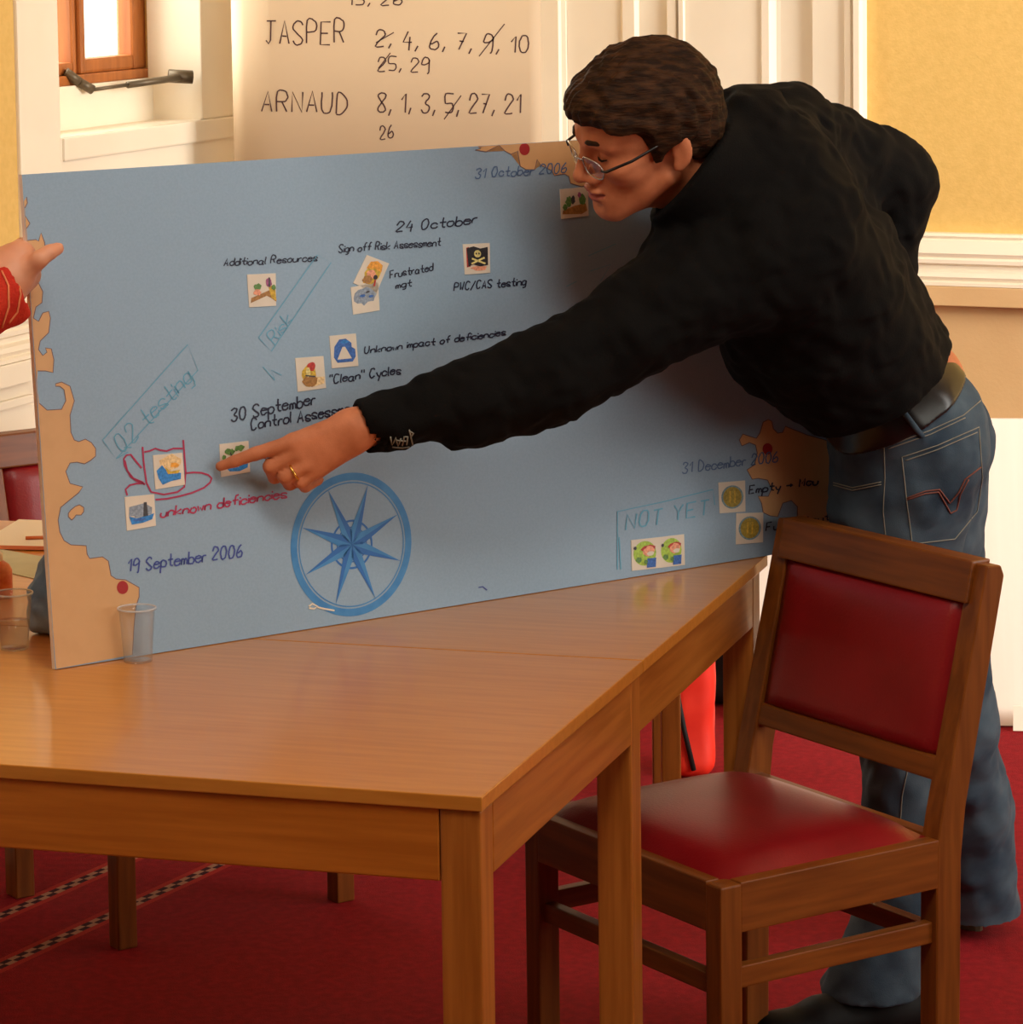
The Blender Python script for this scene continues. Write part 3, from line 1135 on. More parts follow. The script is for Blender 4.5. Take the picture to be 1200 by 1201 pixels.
# handwriting on the board
NOTES = [
    ('24 October', (464, 272, 558, 262), 11, 1.7, 'ink_black', None),
    ('Sign off Risk Assessment', (397, 296, 516, 288), 9, 1.4, 'ink_black', None),
    ('Frustrated', (457, 326, 507, 317), 8.5, 1.4, 'ink_black', None),
    ('mgt', (464, 339, 482, 335), 7.5, 1.4, 'ink_black', None),
    ('PWC/CAS testing', (532, 341, 616, 334), 9, 1.5, 'ink_black', None),
    ('Additional Resources', (262, 312, 371, 306), 8.5, 1.4, 'ink_black', None),
    ('Unknown impact of deficiencies', (427, 415, 592, 393), 8, 1.5, 'ink_black', None),
    ('"Clean" Cycles', (386, 450, 469, 438), 10, 1.6, 'ink_black', None),
    ('30 September', (271, 494, 369, 474), 14, 1.9, 'ink_black', None),
    ('Control Assessment', (294, 504, 425, 482), 13, 1.8, 'ink_black', None),
    ('unknown deficiencies', (188, 607, 335, 583), 11, 1.9, 'ink_red', None),
    ('19 September 2006', (150, 671, 284, 652), 14, 1.8, 'ink_blue', None),
    ('31 October 2006', (557, 209, 664, 202), 11, 1.4, 'ink_teal', None),
    ('31 December 2006', (800, 555, 912, 541), 12, 1.4, 'ink_teal', None),
    ('Empty > Mcu', (878, 579, 958, 568), 9, 1.7, 'ink_black', None),
    ('Full Output', (898, 623, 972, 610), 9, 1.5, 'ink_black', None),
    ('NOT YET', (734, 621, 831, 604), 17, 1.8, 'ink_cyan', 'faded cyan block letters'),
    ('Q2 testing', (143, 531, 226, 446), 20, 1.3, 'ink_cyan', 'faded cyan slanting letters at the left'),
    ('Risk', (322, 404, 342, 376), 14, 1.2, 'ink_cyan', 'faded cyan slanting letters'),
]
for t_, (x0, y0, x1, y1), cap, w_, ink, lab in NOTES:
    if t_ == 'NOT YET':
        for ws in layout(t_, x0, y0, x1, y1, cap, words=True):
            bpart('handwriting', lambda bm: ribbons_bm(bm, ws, w_, BPx(.0008)), M[ink], lab)
        continue
    bpart('handwriting', lambda bm: ribbons_bm(bm, layout(t_, x0, y0, x1, y1, cap), w_, BPx(.0008)), M[ink], lab)
FRAMES = [
    ('faded cyan frame around the block letters', [[(724, 668), (724, 600), (780, 588), (836, 574), (838, 592)], [(726, 630), (728, 668)]], 1.3),
    ('faded cyan slanting frame at the left', [[(120, 516), (220, 404), (232, 434), (136, 538), (120, 516)], [(136, 538), (150, 530)]], 1.0),
    ('faded cyan slanting frame in the middle', [[(303, 396), (372, 299), (388, 308), (318, 412), (303, 396)], [(308, 430), (322, 446), (318, 434), (330, 440)]], 1.0),
    ('faint cyan marks near the arm', [[(690, 300), (722, 286)], [(692, 318), (716, 310), (704, 330)], [(664, 336), (676, 330)]], .9),
]
for lab, st_, w_ in FRAMES:
    for one in st_:
        bpart('drawn_frame', lambda bm: ribbons_bm(bm, [one], w_, BPx(.0008)), M['ink_cyan'], lab)
CUP = [[(167, 524), (168, 540), (169, 548), (171.5, 566), (177, 577), (192, 580), (208, 577), (216, 571), (217.5, 553), (214.6, 516)],
       [(169, 530), (175, 529), (182, 526), (188, 528), (195, 529), (203, 526), (214, 526)],
       [(166, 549), (160, 542), (153, 533), (148, 534), (145, 538), (146, 546), (153, 559), (160, 564), (170, 568)],
       [(146, 540), (149, 552), (156, 561), (168, 566)],
       [(217, 555), (227, 554), (236, 554.5), (244, 557), (248, 561), (246, 566), (239, 572), (225, 578), (210, 582), (195, 585), (182, 586)],
       [(169, 567), (160, 567), (152, 569), (147, 574), (149, 581)]]
bpart('drawn_teacup', lambda bm: ribbons_bm(bm, CUP, 2.1, BPx(.0008)), M['ink_red'], 'red outline of a cup on a saucer')
bpart('pen_and_glare_mark', lambda bm: ribbons_bm(bm, [[(362, 711), (366, 708), (372, 711), (368, 714), (362, 713)], [(372, 712), (380, 714), (392, 716)]], 2.0, BPx(.0010)), M['paper'], 'white strokes painted as glare at the foot of the compass')  # bright reflection on the board painted as white strokes
bpart('pen_and_glare_mark', lambda bm: ribbons_bm(bm, [[(561, 689), (566, 688), (571, 692)]], 1.4, BPx(.0008)), M['ink_blue'], 'short blue pen mark near the lower edge')


def sticker(corners, label, shapes):
    """paper square stuck on the board with its printed picture"""
    bm = bmesh.new()
    a = [BPx(.0010)(*p) for p in corners]
    b = [BPx(.0000)(*p) for p in corners]
    va = [bm.verts.new(p) for p in a]
    vb = [bm.verts.new(p) for p in b]
    bm.faces.new(va)
    for i in range(4):
        bm.faces.new((va[i], va[(i + 1) % 4], vb[(i + 1) % 4], vb[i]))
    bmesh.ops.recalc_face_normals(bm, faces=bm.faces)
    st_ = bmobj('sticker', bm, M['sticker'], board)
    st_['label'] = label
    c = np.mean(corners, axis=0)
    ux = (np.array(corners[1]) - np.array(corners[0])) / 2
    uy = (np.array(corners[0]) - np.array(corners[3])) / 2
    bm = bmesh.new()
    mats = []
    for k, (m_, pts) in enumerate(shapes):
        if m_ not in mats:
            mats.append(m_)
        n0 = len(bm.faces)
        poly_bm(bm, [tuple(c + ux * x + uy * y) for x, y in pts], BPx(.0012 + .00012 * k))
        bm.faces.ensure_lookup_table()
        for f in bm.faces[n0:]:
            f.material_index = mats.index(m_)
    bmobj('picture', bm, [M[x] for x in mats], st_)


def blob(x, y, rx, ry, seed, n=14, am=.22):
    rr = random.Random(seed)
    return [(x + rx * math.cos(a) * (1 + rr.uniform(-am, am)), y + ry * math.sin(a) * (1 + rr.uniform(-am, am))) for a in [2 * math.pi * i / n for i in range(n)]]


def bar(x0, y0, x1, y1, w):
    d = np.array([x1 - x0, y1 - y0])
    d /= np.linalg.norm(d)
    n_ = np.array([-d[1], d[0]]) * w / 2
    return [(x0 + n_[0], y0 + n_[1]), (x1 + n_[0], y1 + n_[1]), (x1 - n_[0], y1 - n_[1]), (x0 - n_[0], y0 - n_[1])]


sticker([(289.5, 322), (323, 320.5), (323.5, 358.5), (292, 360.5)], 'sticker with a wooden bridge and green figures', [
    ('st_brown', [(-.85, -.75), (-.8, -.45), (.4, -.05), (.9, .1), (.95, -.75), (.6, -.5), (.3, -.35)]), ('st_gold', [(.45, .2), (.9, .3), (.95, -.7), (.6, -.45)]),
    ('st_green', blob(-.3, .2, .28, .22, 1)), ('st_pink', blob(-.35, -.12, .25, .2, 2)), ('st_purple', blob(.5, .45, .2, .3, 3)), ('st_dark', bar(.5, .2, .55, .75, .1)), ('st_green', blob(.8, .15, .16, .16, 4))])
sticker([(430, 299), (456, 309), (441, 344), (414, 332)], 'sticker with a bearded face in an orange headscarf', [
    ('st_gold', blob(.05, -.1, .62, .72, 5)), ('st_orange', [(-.6, .2), (-.5, .7), (0, .9), (.55, .75), (.7, .3), (.1, .38)]), ('st_pink', blob(0, -.05, .4, .28, 6)),
    ('st_brown', blob(-.1, -.45, .42, .3, 7)), ('st_black', blob(.42, -.12, .2, .16, 8)), ('st_red', bar(.5, -.3, .65, -.7, .14))])
sticker([(411, 337), (443, 331), (445, 364), (414, 369)], 'sticker with a grey splash of waves', [
    ('st_grey', blob(0, .2, .85, .62, 9, 18, .3)), ('st_navy', blob(-.2, .25, .2, .1, 10)), ('st_dark', blob(.2, .45, .14, .08, 11)), ('st_navy', blob(.4, .1, .2, .09, 12))])
sticker([(542.5, 286.5), (574, 285), (574.5, 320), (545, 322)], 'sticker with a black skull and crossbones flag', [
    ('st_red', [(-.8, -.55), (-.75, .75), (-.55, .8), (-.5, -.5)]), ('st_pink', blob(.1, -.62, .6, .16, 13)), ('st_black', [(-.72, .72), (-.2, .82), (.3, .66), (.85, .74), (.78, -.45), (.2, -.52), (-.3, -.38), (-.68, -.5)]),
    ('st_palegold', circ(.05, .32, .26, .24)), ('st_palegold', bar(-.45, -.32, .55, .05, .12)), ('st_palegold', bar(-.4, .02, .58, -.35, .12)), ('st_black', circ(-.04, .33, .06, .07)), ('st_black', circ(.15, .33, .06, .07))])
sticker([(386, 394), (417, 391), (420, 429), (389, 432)], 'sticker with a blue rounded arch', [
    ('st_navy', [(-.8, -.35), (-.7, .3), (-.3, .72), (.2, .74), (.6, .45), (.6, .2), (.85, .05), (.85, -.4), (.6, -.7), (-.55, -.7)]), ('sticker', [(-.1, .25), (.1, .25), (.55, -.5), (-.55, -.5)]), ('st_blue', blob(.1, .55, .3, .1, 15))])
sticker([(346, 420), (379, 417.5), (382, 455), (349, 459.5)], 'sticker with a brown treasure figure', [
    ('st_sand', [(.1, -.2), (.95, -.25), (.9, -.65), (.1, -.8)]), ('st_gold', blob(-.1, -.1, .5, .72, 16)), ('st_brown', blob(-.1, -.45, .5, .35, 17)), ('st_red', blob(.1, .42, .3, .26, 18)), ('st_palegold', blob(-.2, .1, .16, .3, 19)), ('st_dark', bar(-.4, -.1, .3, -.2, .08))])
sticker([(656.5, 222), (689, 219), (690, 253), (658, 257)], 'sticker with small green trees, beside the face', [
    ('st_brown', [(-.9, -.7), (-.85, -.45), (0, -.2), (.8, -.1), (.9, -.6), (.5, -.8)]), ('st_green', blob(-.4, .1, .24, .35, 20)), ('st_dark', blob(-.1, .2, .14, .3, 21)), ('st_green', blob(.55, .2, .22, .4, 22)), ('st_purple', blob(.35, .5, .12, .2, 23)), ('st_green', blob(-.7, -.25, .16, .2, 24))])
sticker([(257, 521), (291, 517), (293, 553.5), (259, 559.5)], 'sticker with a palm island, under the pointing finger', [
    ('st_blue', [(-.6, -.55), (-.2, -.45), (.3, -.5), (.9, -.25), (.85, -.62), (.3, -.8), (-.4, -.75)]), ('st_sand', blob(.1, -.3, .5, .2, 25)), ('st_green', blob(-.3, .45, .3, .2, 26, 14, .4)), ('st_green', blob(.35, .6, .3, .2, 27, 14, .4)), ('st_dark', bar(-.3, .4, -.1, -.2, .09)), ('st_green', blob(-.75, .15, .16, .14, 28))])
sticker([(179, 534), (213.5, 531), (216.5, 568.5), (182, 574)], 'sticker with a storm wave, inside the drawn cup', [
    ('st_sand', blob(.15, .45, .7, .45, 29)), ('st_orange', blob(.4, .3, .3, .14, 30)), ('st_blue', [(-.85, .05), (-.45, .35), (-.2, .05), (.3, -.1), (.8, -.2), (.75, -.55), (.1, -.62), (-.5, -.8), (-.75, -.4)]), ('st_gold', [(-.3, .25), (.1, -.05), (.75, .0), (.6, -.2), (-.1, -.2)])])
sticker([(146, 583), (180.5, 579.5), (182.5, 616.5), (148.5, 622.5)], 'sticker with a grey sailing ship, under the drawn cup', [
    ('st_grey', [(-.75, .35), (.3, .5), (.8, .2), (.75, -.2), (-.8, -.2)]), ('st_dark', [(.25, .55), (.45, .55), (.5, -.3), (.15, -.35)]), ('st_grey', [(-.5, -.1), (.1, .45), (.15, -.3), (-.4, -.3)]), ('st_blue', [(-.8, -.2), (-.3, -.35), (.5, -.25), (.9, -.15), (.75, -.5), (.1, -.65), (-.65, -.7)]), ('st_navy', blob(-.1, -.45, .5, .08, 31))])
for c_, lab in (([(842.5, 566), (873.5, 563.5), (874, 600), (844, 602)], 'sticker with a gold coin, upper of the pair at the right'), ([(863.5, 602), (895, 601), (894.5, 636), (863, 638.5)], 'sticker with a gold coin, lower of the pair at the right')):
    sticker(c_, lab, [('st_coinrim', circ(0, 0, .84, .76)), ('st_coin', circ(0, 0, .7, .66)), ('st_gold', bar(-.2, -.4, -.15, .4, .12)), ('st_gold', bar(.15, -.4, .2, .4, .12))])
for c_, lab in (([(740, 633.5), (772.5, 630), (773, 666), (741, 669.5)], 'sticker with a child in a green circle, left of the pair by the lower edge'), ([(772.5, 630), (802, 626.5), (803, 662.5), (773, 666)], 'sticker with a child in a green circle, right of the pair by the lower edge')):
    sticker(c_, lab, [('st_lime', circ(-.05, .05, .82, .8)), ('st_green', blob(-.5, -.35, .2, .18, 33)), ('st_red', blob(.2, .3, .5, .3, 34)), ('st_pink', blob(.25, .15, .4, .32, 35)), ('sticker', blob(.35, .0, .25, .14, 36)), ('st_navy', [(.1, -.3), (.75, -.3), (.7, -.9), (.05, -.9)]), ('st_dark', blob(-.75, .45, .1, .12, 37)), ('st_green', blob(.0, -.5, .14, .14, 38))])

# ------------------------------------------------------------------ flip chart by the window
FY = 6.75
fc = empty('flip_chart', WY(450, 100, FY) * np.array([1, 1, 0]))
tag(fc, 'flip chart on an easel with handwritten names and numbers, behind the blue board', 'flip chart')
p_l, p_r = WY(268, 0, FY), WY(635, 0, FY)
zt, zb = p_l[2] + .22, 0.98
fx0, fx1 = WY(271, 90, FY)[0], WY(635, 90, FY)[0]
N = 24
bm = bmesh.new()
rows = []
for i in range(N + 1):
    f = i / N
    x = fx0 + (fx1 - fx0) * f
    c_ = max(0, 1 - f / .16)
    y = FY + .035 * c_ ** 2.2
    rows.append((bm.verts.new((x, y, zb)), bm.verts.new((x, y, zt))))
for a, b in zip(rows, rows[1:]):
    bm.faces.new((a[0], b[0], b[1], a[1]))
r_ = bmesh.ops.extrude_face_region(bm, geom=list(bm.faces))
for v in [e for e in r_['geom'] if isinstance(e, bmesh.types.BMVert)]:
    v.co.y += .006
bmesh.ops.recalc_face_normals(bm, faces=bm.faces)
parent_keep(bmobj('paper_pad', bm, M['chart_paper'], None, True), fc)
parent_keep(box('backboard', (fx0 + .03, FY + .045, zb - .02), (fx1 - .02, FY + .058, zt), M['foam'], None), fc)
for x, dy in ((fx0 + .08, 0.06), (fx1 - .08, 0.06), ((fx0 + fx1) / 2, .34)):
    parent_keep(tube('leg', [((fx0 + fx1) / 2 + (x - (fx0 + fx1) / 2) * .8, FY + .07, zt - .05), (x, FY + .07 + dy * .6, 0.0)], .012, M['metal']), fc)


def FPx(px, py):
    w = WY(px, py, FY - .0006)
    return w


CH_TEXT = [('JASPER', (312, 51, 404, 51), 27, 1.7), ('ARNAUD', (307, 131, 408, 133), 24, 1.7),
           ('2, 4, 6, 7, 9, 10', (440, 54, 620, 62), 19, 1.7), ('25, 29', (443, 83, 504, 84), 16, 1.5),
           ('8, 1, 3, 5, 27, 21', (443, 131, 611, 134), 22, 1.7), ('26', (446, 163, 462, 162), 15, 1.5), ('15, 26', (408, 5, 472, 6), 14, 1.6)]
for t_, (x0, y0, x1, y1), cap, w_ in CH_TEXT:
    for ws in layout(t_, x0, y0, x1, y1, cap, .04, .1, True):
        bm = bmesh.new()
        ribbons_bm(bm, ws, w_, FPx)
        parent_keep(bmobj('handwriting', bm, M['ink_chart']), fc)
for one in ([(441, 50), (462, 38)], [(562, 66), (592, 28)], [(444, 80), (458, 62)], [(521, 140), (541, 112)]):
    bm = bmesh.new()
    ribbons_bm(bm, [one], 1.2, FPx)
    parent_keep(bmobj('strike_through', bm, M['ink_chart']), fc)

# ------------------------------------------------------------------ white pad leaning at the back wall
PYD = 6.85
pbl, pbr = WZ(872, 846, 0.004), WZ(1235, 852, 0.004)
pd_ = (pbr - pbl) / np.linalg.norm(pbr - pbl)
pn_ = np.array([-pd_[1], pd_[0], 0])
hgt = .66


def pad_fr(c):
    p = pbl + pd_ * c[0] + np.array([0, 0, 1]) * c[2] * .93 + pn_ * (c[2] * .32 + c[1])
    return p


L_ = np.linalg.norm(pbr - pbl)
o = box('poster_pad', (0, 0, 0), (L_, .012, hgt), M['poster'], None, 0, pad_fr)
tag(o, 'large blank white paper pad leaning at the back wall behind the standing person', 'paper pad')
a, b = WZ(1188, 853, 0.003), WZ(1230, 856, .003)
o = box('loose_sheet', (0, 0, 0), (.10, .003, .05), M['paper'], None, 0, lambda c: a + pd_ * c[0] + np.array([0, 0, c[2]]) + pn_ * (c[1] - .03 + c[2] * .2))
tag(o, 'small white sheet at the foot of the leaning white paper pad', 'paper sheet')

# ------------------------------------------------------------------ bags on the carpet
bp_ = WY(812, 900, 6.47)
gx, gy = bp_[0], 6.47
bagn = G(('u', RB((gx, gy, .155), (.046, .055, .155), .03), 0), ('u', RB((gx - .01, gy, .27), (.040, .05, .09), .03), .03), ('n', wavy(3, .12), .006),
         ('s', HS((gx - .045, gy, .16), (1.0, 0, .22)) if False else EL((gx - .11, gy, .05), (.06, .2, .16)), .01))
o = solid('cloth_bag', bagn, (gx - .12, gy - .16, -.01), (gx + .12, gy + .16, .42), .006, M['red_bag'])
tag(o, 'bright red cloth bag standing on the carpet under the far table end', 'bag')
parent_keep(tube('strap', [(gx - .044, gy - .060, .30), (gx - .036, gy - .062, .2), (gx - .018, gy - .061, .1), (gx + .0, gy - .060, .02)], .005, M['black_bag']), o)
w = WY(842, 830, 7.1)
bagn = G(('u', RB((w[0], 7.1, .15), (.040, .09, .115), .03), 0), ('n', wavy(4, .1), .006))
o = solid('shoulder_bag', bagn, (w[0] - .09, 6.95, .01), (w[0] + .15, 7.25, .34), .008, M['black_bag'])
o.location.z = -.033
tag(o, 'black bag on the carpet in front of the leaning white pad', 'bag')

# ------------------------------------------------------------------ things on the table at the left


def cup(name, px, py, h, r0, r1, label, water=0.0):
    p = WZ(px, py, TZ)
    root = empty(name, (p[0], p[1], TZ + .0004))
    tag(root, label, 'cup')
    bm = bmesh.new()
    prof = [(0.0002, .0012), (r0 * .93, .0012), (r0, 0.0)]
    prof = [(0.0002, .0015), (r0 * .92, .0015), (r0, 0), (r0 + .0004, .003)]
    for k in range(1, 9):
        f = k / 8
        prof.append((r0 + (r1 - r0) * f, .003 + (h - .006) * f))
    prof += [(r1 + .0022, h - .003), (r1 + .0024, h - .001), (r1 + .0008, h)]
    inner = [(r1 - .0006, h - .002)] + [(r0 + (r1 - r0) * k / 8 - .0007, .003 + (h - .006) * k / 8) for k in range(8, -1, -1)] + [(r0 * .9, .0024), (.0002, .0024)]
    lathe_bm(bm, prof + inner, 40)
    bmobj('cup_wall', bm, M['plastic'], root, True)
    bm = bmesh.new()
    tube_bm(bm, [((r1 + .0012) * math.cos(t), (r1 + .0012) * math.sin(t), h - .001) for t in [2 * math.pi * i / 40 for i in range(40)]], .0013, 6, True)
    bmobj('rim', bm, M['rim'], root, True)
    if water:
        bm = bmesh.new()
        rw = r0 + (r1 - r0) * water - .0011
        lathe_bm(bm, [(.0002, .0028), (r0 * .88, .0028), (r0 - .0012, .0036), (rw, h * water), (.0002, h * water)], 40)
        bmobj('water', bm, M['water'], root, True)
    return root


cup('drinking_cup', 162, 775.5, .071, .0185, .0235, 'empty clear plastic cup in front of the blue board')
cup('drinking_cup', 17, 761, .076, .0185, .0245, 'clear plastic cup half full of water at the left edge', .5)
# small bottle behind the water cup
p = WZ(-3, 700, TZ)
root = empty('juice_bottle', (p[0], p[1], TZ + .0004))
tag(root, 'small bottle with an orange label, behind the water cup', 'bottle')
bm = bmesh.new()
lathe_bm(bm, [(.0002, 0), (.020, 0), (.022, .004), (.022, .038), (.018, .046), (.010, .052), (.0002, .052)], 28)
bmobj('bottle_body', bm, M['juice'], root, True)
bm = bmesh.new()
lathe_bm(bm, [(.0002, .050), (.009, .050), (.0095, .062), (.007, .065), (.0002, .065)], 24)
bmobj('cap', bm, M['paper'], root, True)


def sheet(name, px_pts, z, th, m, label, cat):
    bm = bmesh.new()
    va = [bm.verts.new(WZ(x, y, z + th)) for x, y in px_pts]
    vb = [bm.verts.new(v.co - Vector((0, 0, th))) for v in va]
    bm.faces.new(va)
    bm.faces.new(vb[::-1])
    n = len(va)
    for i in range(n):
        bm.faces.new((va[i], va[(i + 1) % n], vb[(i + 1) % n], vb[i]))
    bmesh.ops.recalc_face_normals(bm, faces=bm.faces)
    return tag(bmobj(name, bm, m), label, cat)


sheet('paper_sheet', [(-30, 662), (64, 684), (90, 660), (-20, 640)], TZ + .0003, .0008, M['green_paper'], 'pale green sheet lying under the red-edged booklet', 'paper sheet')
o = sheet('booklet', [(-28, 639), (70, 641), (70, 611), (22, 609)], TZ + .0015, .006, [M['paper'], M['sleeve_stripe']], 'white booklet with red edges lying on the table at far left', 'booklet')
for p_ in o.data.polygons:
    p_.material_index = 0 if abs(p_.normal.z) > .7 else 1
o = tube('pen', [WZ(30, 631, TZ + .0105), WZ(62, 630, TZ + .0105)], .0028, M['juice'])
tag(o, 'orange pen lying on the white booklet', 'pen')
w = WZ(62, 748, TZ)
cl = G(('u', EL((w[0] + .015, w[1] + .05, TZ + .045), (.052, .06, .055)), 0), ('u', EL((w[0] + .04, w[1] + .07, TZ + .085), (.05, .05, .06)), .03), ('u', EL((w[0] - .005, w[1] + .03, TZ + .02), (.03, .03, .022)), .02), ('n', wavy(12, .05), .010), ('n', wavy(13, .025), .003),
       ('s', HS((0, 0, TZ + .0008), (0, 0, 1)), .004), ('s', HS(BO - BN * .015, -BN), .004))
o = solid('jumper', cl, w + np.array([-.09, -.06, -.02]), w + np.array([.16, .2, .2]), .004, M['blue_cloth'])
tag(o, 'crumpled blue jumper on the table behind the left end of the board', 'jumper')

#@@FIG
HP, HR, HY = 18, 22, 18
# ------------------------------------------------------------------ the man leaning over the board
PXM = 1 / 830.0


def unit(v):
    v = np.asarray(v, float)
    return v / np.linalg.norm(v)


# head frame: hf forward, hu crown, hs his left (towards the camera)
_pt, _ro, _ya = math.radians(HP), math.radians(HR), math.radians(HY)
hf = np.array([-math.cos(_pt), 0, -math.sin(_pt)])
hu = np.array([-math.sin(_pt), 0, math.cos(_pt)])
hs = np.array([0, -1.0, 0])
hf, hs = hf * math.cos(_ya) + hs * math.sin(_ya), hs * math.cos(_ya) - hf * math.sin(_ya)
hu, hs = hu * math.cos(_ro) + hs * math.sin(_ro), hs * math.cos(_ro) - hu * math.sin(_ro)
HAX = np.stack([hf, hu, hs])
HS_ = .98
# origin placed so that the tip of the nose sits where it belongs
HO = WY(673, 209, 4.52) - (hf * .121 + hu * -.036) * HS_


def H(f, u, s):
    return HO + (hf * f + hu * u + hs * s) * .001 * HS_


def hell(f, u, s, a, b, c):
    return EL(H(f, u, s), np.array([a, b, c]) * .001 * HS_, HAX)


def hrc(p, q, ra, rb):
    return RC(H(*p), H(*q), ra * .001 * HS_, rb * .001 * HS_)


def hlocal(P):
    return (P - HO) @ HAX.T * 1000 / HS_


face_items = [
    ('u', hell(-4, 30, 0, 97, 85, 75), 0),
    ('u', hell(38, -38, 0, 48, 72, 55), .03),
    ('u', hell(55, 20, 0, 36, 40, 60), .02),
    ('u', hell(82, -98, 0, 15, 14, 19), .024),
    ('u', hrc((5, -58, 52), (72, -98, 18), 13, 11), .025), ('u', hrc((5, -58, -52), (72, -98, -18), 13, 11), .025),
    ('u', hell(60, -28, 42, 24, 18, 20), .02), ('u', hell(60, -28, -42, 24, 18, 20), .02),
    ('u', hrc((91, 15, 14), (78, 15, 46), 8, 7), .014), ('u', hrc((91, 15, -14), (78, 15, -46), 8, 7), .014),
    ('s', hell(98, -4, 31, 15, 11, 16), .012), ('s', hell(98, -4, -31, 15, 11, 16), .012),
    ('u', hell(74, -3, 31, 12.5, 12.5, 12.5), .002), ('u', hell(74, -3, -31, 12.5, 12.5, 12.5), .002),
    ('u', hrc((76, 5, 20), (73, 4, 45), 4.5, 4.5), .005), ('u', hrc((76, 5, -20), (73, 4, -45), 4.5, 4.5), .005),
    ('u', hrc((75, -13, 20), (71, -12, 44), 3.5, 3.5), .006), ('u', hrc((75, -13, -20), (71, -12, -44), 3.5, 3.5), .006),
    ('u', hell(76, -72, 0, 20, 24, 32), .018),
    ('u', hrc((90, 8, 0), (110, -33, 0), 7.5, 9.5), .010), ('u', hell(111, -37, 0, 10, 9, 11), .005),
    ('u', hell(97, -42, 14, 11, 8, 7), .006), ('u', hell(97, -42, -14, 11, 8, 7), .006),
    ('s', hell(103, -49, 7, 5, 4, 3.5), .003), ('s', hell(103, -49, -7, 5, 4, 3.5), .003),
    ('u', hell(97, -61, 0, 9, 5.5, 21), .005), ('u', hell(94, -74, 0, 9.5, 6, 18), .005),
    ('s', hrc((106, -67.5, 0), (86, -68, 24), 2.4, 1.6), .002), ('s', hrc((106, -67.5, 0), (86, -68, -24), 2.4, 1.6), .002),
    ('s', hrc((98, -85, -14), (98, -85, 14), 4, 4), .008),
]
for sg in (1, -1):
    face_items += [('u', EL(H(-15, -12, sg * 77), np.array([15, 28, 6]) * .001 * HS_, np.stack([unit(hf * .95 + hs * sg * -.35), hu, unit(hs * .95 + hf * sg * .35)])), .006),
                   ('u', hell(-8, -36, sg * 74, 9, 10, 5), .005),
                   ('s', hell(-6, -10, sg * 84, 8, 16, 6), .005)]
head = G(*face_items)

# body landmarks
NECK0, NECK1 = H(-22, -50, 0), WY(866, 222, 4.63)
SHL, ELL, WRL = WY(862, 312, 4.56), WY(640, 443, 4.46), WY(428, 501, 4.385)
SHR, ELR, WRR = WY(918, 172, 4.85), WY(1040, 213, 4.97), WY(1030, 314, 4.98)
WAI = WY(1048, 478, 4.88)
CHE = WY(898, 265, 4.70)
HIPC = WY(1064, 545, 4.92)
lat = unit(np.array([.10, -1.0, -.18]))     # across the hips, towards his left

torso_items = [
    ('u', RC(CHE + lat * .070, WAI + lat * .050, .135, .098), 0), ('u', RC(CHE - lat * .070, WAI - lat * .050, .130, .098), .05),
    ('u', RC(WY(880, 212, 4.66), WY(905, 190, 4.82), .115, .085), .06),
    ('u', RC(WY(985, 300, 4.80), WY(1052, 408, 4.87), .080, .068), .06),
    ('u', RC(WAI, WY(1062, 520, 4.90), .112, .125), .05),
    ('u', RC(WY(932, 380, 4.72), WY(998, 440, 4.79), .112, .092), .05),
    ('u', EL(WY(870, 156, 4.70), (.066, .09, .062)), .05),
    ('u', EL(WY(812, 298, 4.60), (.066, .07, .075)), .04),
]
arm_l = [('u', RC(SHL, ELL, .084, .063), .05), ('u', RC(ELL, WY(552, 470, 4.43), .063, .058), .03), ('u', RC(WY(552, 470, 4.43), WRL, .057, .034), .02)]
arm_r = [('u', RC(SHR, ELR, .092, .071), .06), ('u', RC(ELR, WRR, .068, .058), .03)]
fold = wavy(21, .075)
fold2 = wavy(22, .035)
hem_n = unit(np.array([-.46, -.22, .86]))
HEM = WY(1050, 488, 4.70)
cuff_n = unit(WRL - ELL)
shirt_core = G(*torso_items, *arm_l, *arm_r)
neck_ax = unit(H(-16, -20, 0) - NECK1)
COLP = WY(803, 211, 4.55)
col_n = unit(np.array([-.76, -.05, .62]))
COLE = WY(800, 196, 4.565)
collar_n = G(('u', RC(NECK1, COLE, .100, .084), 0), ('i', HS(COLP, col_n), .003))

shirt_n = G(('u', shirt_core, 0), ('n', fold, .008), ('n', fold2, .004),
            ('u', collar_n, .02),
            ('s', RC(NECK1 + neck_ax * .02, H(10, -40, 0), .060, .066), .004),
            ('s', HS(HEM, hem_n), .006),
            ('i', HS(WRL + cuff_n * .006, cuff_n), .004),
            ('s', RC(WRL - cuff_n * .03, WRL + cuff_n * .1, .029, .033), .003))

# jeans
KNL, ANL = WY(1058, 850, 4.91), WY(1018, 1172, 4.89)
SHL_ = WY(1056, 1055, 4.90)
KNR, ANR = WY(1116, 840, 5.20), WY(1152, 1122, 5.46)
HPL, HPR = WY(1054, 590, 4.885), WY(1074, 600, 5.03)
legs = [('u', EL(WY(1098, 520, 4.86), (.080, .095, .105)), .03), ('u', EL(WY(1104, 520, 5.00), (.080, .090, .105)), .03),
        ('u', RC(WAI + lat * .045, HPL, .098, .100), .04), ('u', RC(WAI - lat * .045, HPR, .098, .100), .04),
        ('u', RC(HPL, KNL, .098, .064), .03), ('u', RC(KNL, SHL_, .062, .056), .03), ('u', RC(SHL_, ANL, .056, .076), .03),
        ('u', RC(HPR, KNR, .098, .068), .03), ('u', RC(KNR, WY(1138, 950, 5.32), .066, .066), .03), ('u', RC(WY(1138, 950, 5.32), ANR, .066, .070), .03)]
waist_n = hem_n
WTOP = HEM + hem_n * .004
jf, jf2 = wavy(31, .09), wavy(32, .04)
